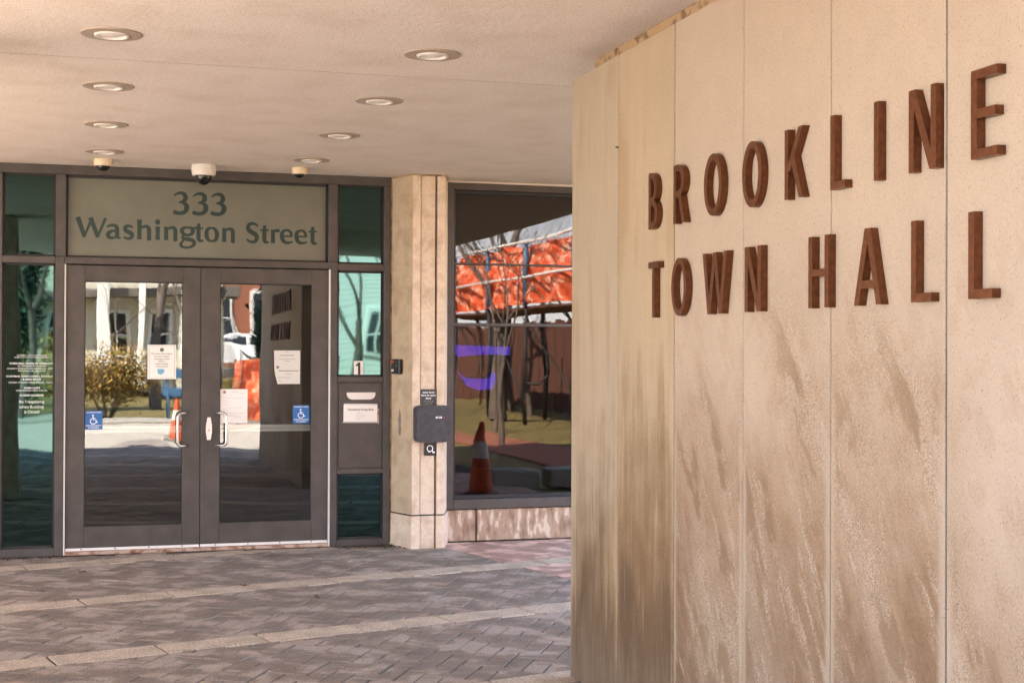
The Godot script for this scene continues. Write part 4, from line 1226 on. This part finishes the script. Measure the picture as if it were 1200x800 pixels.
func build_notices() -> void:
	var z := DZ - 0.0145            # on the face of the glass
	# left door: bordered notice
	var a := thing("paper_notice", "white bordered paper notice taped to the left door glass", "notice", Vector3(0.4745, 1.348, z))
	part(a, "sheet", cbox(Vector3(0.197, 0.243, 0.0012), 0.0), M.paper)
	for r in [[0, 0.112, 0.176, 0.0016], [0, -0.112, 0.176, 0.0016]]: part(a, "border", cbox(Vector3(r[2], r[3], 0.0006), 0.0), M.paper_print, Vector3(r[0], r[1], 0.001))
	for s in [-1, 1]: part(a, "border", cbox(Vector3(0.0016, 0.2256, 0.0006), 0.0), M.paper_print, Vector3(0.0872 * s, 0, 0.001))
	part(a, "seal", lathe([Vector2(0, 0.001), Vector2(0.014, 0.001), Vector2(0.0145, 0)], 20), mat(lin(0.12, 0.15, 0.14), 0.8), Vector3(0, 0.086, 0.0008), Vector3(PI / 2, 0, 0))
	for l in [["The Town of Brookline", 0.058, 0.148], ["does not require", 0.039, 0.106], ["wearing a mask", 0.021, 0.108], ["This is a", 0.004, 0.052], ["mask-friendly", -0.014, 0.090], ["environment", -0.032, 0.082]]:
		words(a, l[0], 0.02, M.paper_print, Vector3(0, l[1], 0.0012), Vector3.ZERO, true, true, l[2])
	var heart := PackedVector2Array([Vector2(-0.024, 0.020), Vector2(0.022, 0.020), Vector2(0.024, -0.004), Vector2(0.012, -0.012), Vector2(0.004, -0.021), Vector2(-0.012, -0.018), Vector2(-0.023, -0.006)])
	part(a, "blue_emblem", extrude(heart, 0.0007, 0.0013), mat(lin(0.16, 0.36, 0.55), 0.8), Vector3(-0.006, -0.070, 0))
	# right door: sheet with a torn corner, and a letter
	var b := thing("paper_notice", "paper sheet with a torn lower corner on the right door", "notice", Vector3(1.362, 1.311, z))
	var torn := PackedVector2Array([Vector2(-0.095, 0.122), Vector2(0.095, 0.122), Vector2(0.095, -0.122), Vector2(-0.068, -0.122), Vector2(-0.074, -0.098), Vector2(-0.086, -0.055), Vector2(-0.091, -0.02), Vector2(-0.093, 0.03)])
	part(b, "sheet", extrude(torn, -0.0006, 0.0006), M.paper_grey)
	rule_lines(b, [[0.0, 0.109, 0.022], [0.0, 0.086, 0.10, 0.004], [0.0, 0.059, 0.12], [0.0, 0.046, 0.04], [0.012, -0.026, 0.145, 0.005], [0.01, -0.05, 0.04], [-0.02, -0.075, 0.10], [-0.05, -0.10, 0.03]])
	part(b, "seal", lathe([Vector2(0, 0.001), Vector2(0.011, 0.001), Vector2(0.0115, 0)], 18), mat(lin(0.2, 0.2, 0.2), 0.8), Vector3(-0.068, 0.0, 0.0006), Vector3(PI / 2, 0, 0))
	var c := thing("paper_notice", "plain white letter with small print low on the right door glass", "notice", Vector3(0.9805, 1.031, z))
	part(c, "sheet", cbox(Vector3(0.195, 0.244, 0.0012), 0.0), M.paper)
	var grey := mat(lin(0.42, 0.40, 0.39), 0.8)
	rule_lines(c, [[0.01, 0.101, 0.05, 0.003, grey], [0.06, 0.092, 0.03, 0.003, grey], [-0.005, 0.058, 0.14, 0.002, grey], [-0.06, 0.042, 0.03, 0.002, grey], [-0.05, 0.030, 0.05, 0.002, grey], [-0.055, 0.018, 0.04, 0.002, grey], [-0.05, 0.006, 0.05, 0.002, grey], [0.0, -0.012, 0.13, 0.002, grey], [-0.06, -0.028, 0.03, 0.002, grey], [0.0, -0.052, 0.15, 0.002, grey], [-0.02, -0.07, 0.11, 0.002, grey], [0.03, -0.078, 0.05, 0.002, grey]])
	part(c, "seal", lathe([Vector2(0, 0.001), Vector2(0.011, 0.001), Vector2(0.0115, 0)], 18), mat(lin(0.35, 0.2, 0.17), 0.8), Vector3(-0.066, 0.101, 0.0006), Vector3(PI / 2, 0, 0))
	# blue access stickers
	for s in [[0.0105, 0.9395, "blue wheelchair access sticker on the left door glass"], [1.466, 0.968, "blue wheelchair access sticker on the right door glass"]]:
		var k := thing("access_sticker", s[2], "sticker", Vector3(s[0], s[1], z), 0.0, "blue access stickers on the doors")
		part(k, "sheet", cbox(Vector3(0.121, 0.131, 0.0012), 0.0), M.blue)
		wheelchair(k, Vector3(0.0, 0.004, 0.0010), 0.068)
		words(k, "AUTOMATIC DOOR", 0.02, M.print_white, Vector3(0, 0.054, 0.0010), Vector3.ZERO, true, false, 0.10)
		words(k, "ACTIVATE SWITCH", 0.02, M.print_white, Vector3(0, -0.039, 0.0010), Vector3.ZERO, true, false, 0.105)
		words(k, "TO OPERATE", 0.02, M.print_white, Vector3(0, -0.054, 0.0010), Vector3.ZERO, true, false, 0.075)
	# number one plate, drop box card
	var n := thing("number_plate", "small white plate with black 1 at the foot of the side pane", "sign", Vector3(1.888, 1.3015, DZ - 0.014))
	part(n, "plate", cbox(Vector3(0.069, 0.112, 0.002), 0.0), M.paper)
	var one := PackedVector2Array([Vector2(-0.004, -0.044), Vector2(0.014, -0.044), Vector2(0.014, 0.046), Vector2(0.002, 0.046), Vector2(-0.020, 0.028), Vector2(-0.020, 0.016), Vector2(-0.004, 0.022)])
	part(n, "numeral", extrude(one, 0.001, 0.0018), M.black)
	var t := thing("drop_box_card", "white card lettered Treasury Drop Box on the drop box door", "sign", Vector3(1.899, 0.972, DZ + 0.0175), 0.0)
	t.rotation.z = -0.012
	part(t, "card", cbox(Vector3(0.252, 0.122, 0.0012), 0.0), M.paper)
	words(t, "Treasury Drop Box", 0.02, M.black, Vector3(0, 0.028, 0.0012), Vector3.ZERO, true, false, 0.196)
	rule_lines(t, [[-0.01, 0.002, 0.042, 0.0022, grey], [0.0, -0.011, 0.065, 0.0022, grey], [0.004, -0.022, 0.075, 0.0022, grey], [-0.006, -0.033, 0.048, 0.0022, grey], [-0.018, -0.044, 0.026, 0.0022, grey]])
	for q in [[0, 0.066, 0.25, 0.010], [0.0, -0.066, 0.262, 0.006], [0.133, -0.02, 0.012, 0.11]]:
		part(t, "tape_residue", cbox(Vector3(q[2], q[3], 0.0008), 0.0), M.rusty if q[0] > 0.1 else M.paper_grey, Vector3(q[0], q[1], -0.0002))
	# leaves on the paving
	var spots := [[241, 0.886, -8.75, "small dark curled leaf on the paving before the right door"], [358, 1.255, -8.22, "reddish brown fallen leaf in the middle of the paving"], [98, -0.05, -9.55, "dark curled leaf on the paving near the left door"], [40, -0.28, -8.85, "dark twig-like leaf at the left edge of the paving"]]
	for s in spots:
		var st := start()
		var r := 0.028
		var rim := []
		for k in 9: rim.append(Vector3(cos(TAU * k / 9) * r * rng.randf_range(0.7, 1.2), 0.004 + rng.randf() * 0.014, sin(TAU * k / 9) * r * 0.65 * rng.randf_range(0.6, 1.2)))
		for k in 9: tri(st, Vector3(0, 0.004, 0), rim[k], rim[(k + 1) % 9], Vector3(0, -1, 0))
		var o := part(self, "fallen_leaf", done(st), M.leaf, Vector3(s[1], 0.002, s[2]), Vector3(0, rng.randf() * 6, 0))
		tag(o, s[3], "leaf", "fallen leaves on the paving")

# ------------------------------------------------------------------ what the glass reflects, behind the viewer
func bare_tree(height: float, seed_: int, stout := 0.022) -> ArrayMesh:
	var r := RandomNumberGenerator.new()
	r.seed = seed_
	var st := start()
	st.set_smooth_group(0)
	var todo := [[Vector3.ZERO, Vector3(0, 1, 0), height * 0.36, height * stout, 0]]
	while todo:
		var t: Array = todo.pop_back()
		var d: Vector3 = t[1]
		var pts := [t[0]]
		var rad := [t[3]]
		for k in 3:
			d = (d + Vector3(r.randfn(0, 0.13), r.randfn(0.03, 0.08), r.randfn(0, 0.13))).normalized()
			pts.append(pts[-1] + d * t[2] / 3.0)
			rad.append(t[3] * (1.0 - 0.16 * (k + 1)))
		add_tube(st, pts, rad, 6 if t[4] < 2 else 4, false)
		if t[4] >= 6: continue
		for k in 3 if t[4] < 3 else 2:
			var side := Vector3(r.randfn(0, 1), r.randf_range(0.1, 0.7), r.randfn(0, 1)).normalized()
			todo.append([pts[3] if k < 2 else pts[2], (d * 0.75 + side * 0.7).normalized(), t[2] * r.randf_range(0.6, 0.82), rad[3] * r.randf_range(0.55, 0.8), t[4] + 1])
	return done(st)

func leaf_cloud(n: int, size: float, spread: Vector3, at: Vector3, seed_: int, tones: Array) -> MultiMesh:
	var r := RandomNumberGenerator.new()
	r.seed = seed_
	var st := start()
	tri(st, Vector3(-0.5, 0, 0), Vector3(0.5, 0.1, 0), Vector3(0, 0.9, 0.15), Vector3(0, 0, -1))
	tri(st, Vector3(-0.5, 0, 0), Vector3(0, -0.7, 0.1), Vector3(0.5, 0.1, 0), Vector3(0, 0, -1))
	var mm := MultiMesh.new()
	mm.transform_format = MultiMesh.TRANSFORM_3D
	mm.use_colors = true
	mm.mesh = done(st)
	mm.instance_count = n
	var centres := []
	for i in 14: centres.append(Vector3(r.randfn(0, 0.45), r.randfn(0, 0.4), r.randfn(0, 0.45)))
	for i in n:
		var c: Vector3 = centres[r.randi() % 14]
		var p := c + Vector3(r.randfn(0, 0.22), r.randfn(0, 0.22), r.randfn(0, 0.22))
		var s := size * r.randf_range(0.5, 1.3)
		mm.set_instance_transform(i, Transform3D(Basis.from_euler(Vector3(r.randf() * 6, r.randf() * 6, r.randf() * 6)).scaled(Vector3.ONE * s), at + p * spread))
		mm.set_instance_color(i, tones[r.randi() % tones.size()])
	return mm

func shrub(called: String, label: String, at: Vector3, n: int, size: float, spread: Vector3, tones: Array, seed_: int) -> void:
	var t := thing(called, label, "shrub" if spread.y < 2.0 else "tree", at)
	var mi := MultiMeshInstance3D.new()
	mi.name = "foliage"
	mi.multimesh = leaf_cloud(n, size, spread, Vector3(0, spread.y * 1.05, 0), seed_, tones)
	mi.material_override = M.bush
	mi.set_meta("kind", "stuff")
	t.add_child(mi)
	var st := start()
	for k in 7:
		var a := TAU * k / 7.0
		add_tube(st, [Vector3(cos(a) * 0.08, 0, sin(a) * 0.08), Vector3(cos(a) * spread.x * 0.4, spread.y * 0.9, sin(a) * spread.z * 0.4), Vector3(cos(a) * spread.x * 0.8, spread.y * 1.7, sin(a) * spread.z * 0.8)], [0.03, 0.018, 0.006], 5, false)
	part(t, "stems", done(st), M.bark)

func house_window(parent: Node3D, at: Vector3, w: float, h: float, frame_m: Material, out := 1.0) -> void:
	# sits on a wall that faces -z (towards the entrance) when out is 1
	var f := part(parent, "window", cbox(Vector3(w + 0.24, h + 0.24, 0.12), 0.01), frame_m, at)
	part(f, "glass_pane", cbox(Vector3(w, h, 0.04), 0.0), M.dark_pane, Vector3(0, 0, -0.06 * out))
	part(f, "sash_bar", cbox(Vector3(w, 0.07, 0.05), 0.0), frame_m, Vector3(0, 0, -0.075 * out))
	part(f, "sash_bar", cbox(Vector3(0.06, h, 0.05), 0.0), frame_m, Vector3(0, 0, -0.072 * out))

func suv(at: Vector3, turn: float) -> void:
	var t := thing("parked_suv", "white parked car seen in the right door's reflection", "car", at, turn)
	# length along x, front at -x
	var body := PackedVector2Array([Vector2(-2.3, 0.42), Vector2(-2.32, 0.75), Vector2(-2.2, 0.98), Vector2(-1.1, 1.12), Vector2(2.2, 1.14), Vector2(2.32, 0.9), Vector2(2.34, 0.45), Vector2(1.8, 0.32), Vector2(-1.9, 0.32)])
	part(t, "body", extrude(body, -0.92, 0.92), M.car_white)
	var cab := start()
	var lo := [Vector3(-1.25, 1.1, 0.86), Vector3(2.2, 1.12, 0.86)]
	var hi := [Vector3(-0.4, 1.70, 0.66), Vector3(1.85, 1.72, 0.66)]
	var c := Vector3(0.5, 1.4, 0)
	for s in [-1.0, 1.0]:
		var m := Vector3(1, 1, s)
		quad(cab, lo[0] * m, lo[1] * m, hi[1] * m, hi[0] * m, c)
	var mz := Vector3(1, 1, -1)
	quad(cab, lo[0], lo[0] * mz, hi[0] * mz, hi[0], c)
	quad(cab, lo[1], lo[1] * mz, hi[1] * mz, hi[1], c)
	quad(cab, hi[0], hi[1], hi[1] * mz, hi[0] * mz, c)
	part(t, "cabin", done(cab), M.car_white)
	for s in [-1.0, 1.0]:
		for w in [[-0.9, 0.25, -0.35], [0.35, 1.15, 0.35], [1.25, 1.95, 1.25]]:
			var st := start()
			var z0: float = 0.855 * s
			var z1: float = 0.70 * s
			quad(st, Vector3(w[0], 1.17, z0 + 0.012 * s), Vector3(w[1], 1.17, z0 + 0.012 * s), Vector3(w[1] - 0.1, 1.60, z1 + 0.012 * s), Vector3(w[2], 1.60, z1 + 0.012 * s), c)
			part(t, "side_window", done(st), M.car_glass)
		for x in [-1.45, 1.42]:
			var wh := part(t, "wheel", lathe([Vector2(0.0, 0.11), Vector2(0.33, 0.11), Vector2(0.36, 0.06), Vector2(0.36, -0.06), Vector2(0.33, -0.11), Vector2(0.0, -0.11)], 24), M.tyre, Vector3(x, 0.36, 0.86 * s), Vector3(PI / 2, 0, 0))
			part(wh, "rim", lathe([Vector2(0, 0.125), Vector2(0.2, 0.12), Vector2(0.22, 0.10)], 16), M.steel, Vector3.ZERO, Vector3(0 if s > 0 else PI, 0, 0))
		part(t, "tail_light", cbox(Vector3(0.12, 0.5, 0.14), 0.02), M.red, Vector3(2.2, 1.18, 0.80 * s))
	part(t, "rear_window", cbox(Vector3(0.03, 0.42, 1.25), 0.0), M.car_glass, Vector3(2.06, 1.42, 0), Vector3(0, 0, 0.52))

func cone(at: Vector3, label: String) -> void:
	var t := thing("traffic_cone", label, "traffic cone", at, 0.3, "traffic cones behind the viewer")
	part(t, "base", cbox(Vector3(0.36, 0.03, 0.36), 0.005), M.dark_tube, Vector3(0, 0.015, 0))
	part(t, "body", lathe([Vector2(0.13, 0.03), Vector2(0.075, 0.38), Vector2(0.05, 0.56), Vector2(0.026, 0.72), Vector2(0.02, 0.725)], 20), M.cone)
	part(t, "white_band", lathe([Vector2(0.080, 0.37), Vector2(0.055, 0.54)], 20), M.paper_grey)

func build_surroundings() -> void:
	var mir := func(ratio: float, d: float) -> Vector3: return Vector3(ratio * d, 0, d - 20.8)   # what a pane shows at that slope and length of the mirrored ray
	# pale clapboard house with posts behind a brown bush
	var h := thing("clapboard_house", "cream clapboard house with white porch posts and grey roof", "house", Vector3(-1, 0.3, 27))
	part(h, "wall", cbox(Vector3(9, 6, 6), 0.02), M.siding, Vector3(0, 3, 3.2))
	part(h, "porch_roof", cbox(Vector3(7.5, 0.3, 1.1), 0.03), M.roof, Vector3(1.2, 3.0, -0.3))
	part(h, "gable_roof", cbox(Vector3(9.8, 0.3, 7), 0.03), M.roof, Vector3(0, 6.15, 3.2))
	for k in 18: part(h, "clapboard", cbox(Vector3(9.02, 0.17, 0.03), 0.006), M.siding, Vector3(0, 0.3 + 0.19 * k, 0.19))
	for x in [-1.9, 1.35, 2.5, 3.9]: part(h, "porch_post", cbox(Vector3(0.42 if x < 2 else 0.2, 4.2, 0.3), 0.02), M.white_paint, Vector3(x, 2.1, -1.1))
	for x in [-3.2, 0.1, 1.75, 3.2]: house_window(h, Vector3(x, 1.7, 0.15), 0.6, 1.3, M.white_paint)
	# red brick building
	var b := thing("brick_building", "red brick building with tall white framed windows", "building", Vector3(9.5, 0.6, 55))
	part(b, "wall", cbox(Vector3(15, 9, 8), 0.02), M.brick_red, Vector3(0, 4.5, 4))
	part(b, "cornice", cbox(Vector3(15.4, 0.5, 8.4), 0.05), M.white_paint, Vector3(0, 9.2, 4))
	for k in 7:
		for f in 2: house_window(b, Vector3(-6.3 + 2.1 * k, 2.6 + 3.9 * f, -0.02), 1.0, 2.3, M.white_paint)
	var b2 := thing("grey_apartment_building", "pale grey apartment building beyond the trees", "building", Vector3(30, 0, 15), 0.5)
	part(b2, "wall", cbox(Vector3(16, 9, 8), 0.02), M.white_paint, Vector3(0, 4.5, 4))
	for k in 6:
		for f in 2: house_window(b2, Vector3(-6.5 + 2.6 * k, 2.6 + 3.5 * f, -0.02), 1.2, 1.8, M.white_paint)
	part(b2, "cornice", cbox(Vector3(16.4, 0.5, 8.4), 0.05), M.white_paint, Vector3(0, 9.2, 4))
	suv(Vector3(5.6, 0.6, 44.5), 0.25)
	# shrubs and evergreens
	var brown := [Color(0.50, 0.30, 0.06), Color(0.34, 0.20, 0.06), Color(0.60, 0.40, 0.10), Color(0.18, 0.11, 0.05), Color(0.28, 0.27, 0.07)]
	shrub("brown_bush", "big golden brown bush before the clapboard house", Vector3(0.25, 0, 10.6), 11000, 0.042, Vector3(1.2, 0.80, 0.8), brown, 5)
	shrub("brown_bush", "smaller golden brown bush left of the big one", Vector3(-1.9, 0, 11.4), 6000, 0.042, Vector3(0.9, 0.7, 0.7), brown, 6)
	var green := [Color(0.03, 0.07, 0.04), Color(0.05, 0.10, 0.055), Color(0.08, 0.14, 0.08), Color(0.02, 0.04, 0.025)]
	shrub("evergreen_tree", "dark evergreen tree left of the clapboard house", Vector3(-1.9, 0, 15.5), 7000, 0.11, Vector3(0.8, 2.6, 0.8), green, 8)
	shrub("evergreen_tree", "dark evergreen tree beside the brick building", Vector3(5.9, 0.3, 34), 2500, 0.2, Vector3(0.8, 2.6, 0.8), green, 9)
	# bare trees
	var tm := [bare_tree(9.0, 3), bare_tree(6.5, 4), bare_tree(10.0, 6), bare_tree(5.2, 12, 0.011)]
	var ts := [[1.6, 17.5, 0, "between the house and the lawn"], [3.2, 24.0, 1, "by the kerb before the brick building"], [8.2, 8.0, 2, "on the lawn beyond the orange netting"], [11.5, 3.5, 1, "on the lawn near the grey building"], [9.8, 12.5, 0, "far down the lawn"], [14.0, 9.0, 2, "before the grey building's corner"], [12.8, -1.0, 0, "at the near end of the lawn"], [-4.0, 22.0, 1, "left of the clapboard house"], [0.55, 19.5, 3, "right before the clapboard house wall"], [2.3, 20.5, 3, "at the clapboard house's right corner"], [-1.35, 9.5, 1, "beside the smaller brown bush"], [5.6, 11.0, 1, "in front of the white cottage"], [7.0, 14.0, 1, "between the white cottage and the scaffold"], [6.3, 1.0, 3, "close to the scaffold's netting"], [7.2, -4.2, 3, "at the near end of the scaffold"], [9.2, 6.0, 3, "right behind the scaffold"], [8.9, 1.5, 3, "between the scaffold and the far lawn"], [9.6, 10.0, 3, "near the middle of the board fence"], [10.2, 15.5, 1, "close before the board fence"], [6.9, 3.6, 3, "just outside the scaffold's middle"], [8.7, 4.2, 3, "behind the scaffold's middle"], [9.9, 7.0, 3, "between scaffold and board fence"]]
	for s in ts:
		var o := thing("bare_tree", "leafless branching tree " + s[3], "tree", Vector3(s[0], -0.05, s[1]), s[0] * 2.0, "bare trees behind the viewer")
		part(o, "trunk_and_branches", tm[s[2]], M.bark)
	# scaffold with orange netting along the right edge of the canopy
	var sc := thing("scaffold", "tube scaffold with blue posts, plank deck and orange netting", "scaffold", Vector3(8.0, 0, 4))
	for k in 7:
		var zz := -7.5 + 2.9 * k
		part(sc, "post", tube([Vector3(0, 0, zz), Vector3(0, 2.3, zz)], 0.045, 8), M.dark_tube)
		part(sc, "post", tube([Vector3(-0.03, 2.3, zz), Vector3(-0.03, 3.6, zz)], 0.055, 8), M.blue_post)
		part(sc, "post", tube([Vector3(1.3, 0, zz), Vector3(1.3, 3.2, zz)], 0.045, 8), M.dark_tube)
		part(sc, "frame_tube", tube([Vector3(0, 1.9, zz), Vector3(0.25, 1.95, zz), Vector3(0.4, 1.7, zz), Vector3(0.4, 0.9, zz), Vector3(0.25, 0.75, zz), Vector3(0, 0.8, zz)], 0.028, 6), M.dark_tube)
		if k < 6: part(sc, "brace", tube([Vector3(0.02, 0.4, zz), Vector3(0.02, 2.1, zz + 2.9)], 0.02, 6), M.dark_tube)
	for y in [2.83, 3.56]: part(sc, "rail", tube([Vector3(-0.07, y, -7.6), Vector3(-0.07, y, 10)], 0.028, 6), M.white_paint)
	for q in 3: part(sc, "plank", cbox(Vector3(0.42, 0.05, 17.5), 0.005), M.plank, Vector3(0.22 + 0.44 * q, 2.28, 1.2))
	# netting: a sagging rumpled sheet
	var net := func(z0: float, z1: float, y0: float, y1: float, sd: int) -> ArrayMesh:
		var nz := FastNoiseLite.new()
		nz.frequency = 0.55
		nz.seed = sd
		nz.fractal_octaves = 4
		var st := start()
		st.set_smooth_group(0)
		var n := int((z1 - z0) * 14)
		var P := func(i: int, j: int) -> Vector3:
			var z := lerpf(z0, z1, float(i) / n)
			var y := lerpf(y0, y1, j / 12.0)
			return Vector3(nz.get_noise_2d(z * 1.6, y * 2.5) * 0.22 + nz.get_noise_2d(z * 7.0 + y * 3.0, y * 6.0) * 0.09, y + nz.get_noise_2d(z * 0.7, 7.0) * 0.08 * (1.0 if j == 12 else 0.3), z)
		for i in n:
			for j in 12: quad(st, P.call(i, j), P.call(i + 1, j), P.call(i + 1, j + 1), P.call(i, j + 1), Vector3(50, 0, 0))
		return done(st)
	part(sc, "netting", net.call(-7.5, 10.0, 2.35, 3.52, 3), M.netting, Vector3(0.07, 0, 0))
	# low orange fence across the way
	var fn := thing("orange_fence", "waist high orange plastic fence on dark posts across the drive", "fence", Vector3(5.0, 0, 7.4), PI / 2)
	part(fn, "netting", net.call(-2.75, -0.4, 0.05, 1.28, 8), M.netting)
	for k in 3: part(fn, "post", tube([Vector3(0.1, 0, -2.6 + 1.1 * k), Vector3(0.1, 1.4, -2.6 + 1.1 * k)], 0.03, 6), M.dark_tube)
	part(fn, "brace", tube([Vector3(-0.3, 0.2, -2.5), Vector3(-0.25, 1.5, -0.7)], 0.03, 6), M.dark_tube)
	part(fn, "brace", tube([Vector3(-0.3, 1.45, -2.6), Vector3(-0.25, 0.4, -0.6)], 0.03, 6), M.dark_tube)
	cone(Vector3(3.72, 0.0, -7.2), "orange traffic cone behind the sign wall, mirrored in the window")
	cone(Vector3(1.27, -0.01, 1.7), "orange traffic cone on the drive behind the viewer")
	var bl := thing("concrete_block_row", "low pale concrete blocks lying by the scaffold foot", "block", Vector3(4.75, -0.05, -6.2))
	for k in 3: part(bl, "block", cbox(Vector3(0.55, 0.22, 0.3), 0.02), M.sidewalk, Vector3(0.7 * k - 0.4, 0.11, 0.15 * k))
	var sh := thing("blue_barricade", "blue and white folding barricade on the lawn", "barricade", Vector3(1.85, 0, 9.9))
	for s in [-0.3, 0.3]: part(sh, "leg", tube([Vector3(s, 0, 0.25), Vector3(s, 1.05, 0), Vector3(s, 0, -0.25)], 0.03, 6), M.blue_post)
	for y in [0.98, 0.62]: part(sh, "board", cbox(Vector3(0.8, 0.18, 0.03), 0.004), M.blue_post, Vector3(0, y, -0.1))
	# brown board fence at the far side of the lawn
	var bf := thing("board_fence", "long brown timber board fence across the dry lawn", "fence", Vector3(11.0, -0.06, 13))
	for k in 80: part(bf, "board", cbox(Vector3(0.03, 2.2 + 0.08 * (k % 3), 0.285), 0.004), M.plank, Vector3(0.012 * (k % 2), 1.12, -11.0 + 0.3 * k))
	for y in [0.5, 1.8]: part(bf, "rail", cbox(Vector3(0.06, 0.1, 24.0), 0.004), M.plank, Vector3(0.06, y, 0.85))
	# white cottage between the brick building and the lawn
	var wc := thing("white_cottage", "white clapboard cottage right of the brick building", "house", Vector3(8.6, 0.1, 26))
	part(wc, "wall", cbox(Vector3(5.6, 5.0, 5), 0.02), M.white_paint, Vector3(0, 2.5, 2.6))
	part(wc, "gable_roof", cbox(Vector3(6.2, 0.3, 5.6), 0.03), M.roof, Vector3(0, 5.15, 2.6))
	for k in 24: part(wc, "clapboard", cbox(Vector3(5.62, 0.17, 0.03), 0.006), M.white_paint, Vector3(0, 0.3 + 0.19 * k, 0.09))
	for x in [-1.6, 0.3, 1.9]: house_window(wc, Vector3(x, 2.0, 0.06), 0.55, 1.3, M.white_paint)
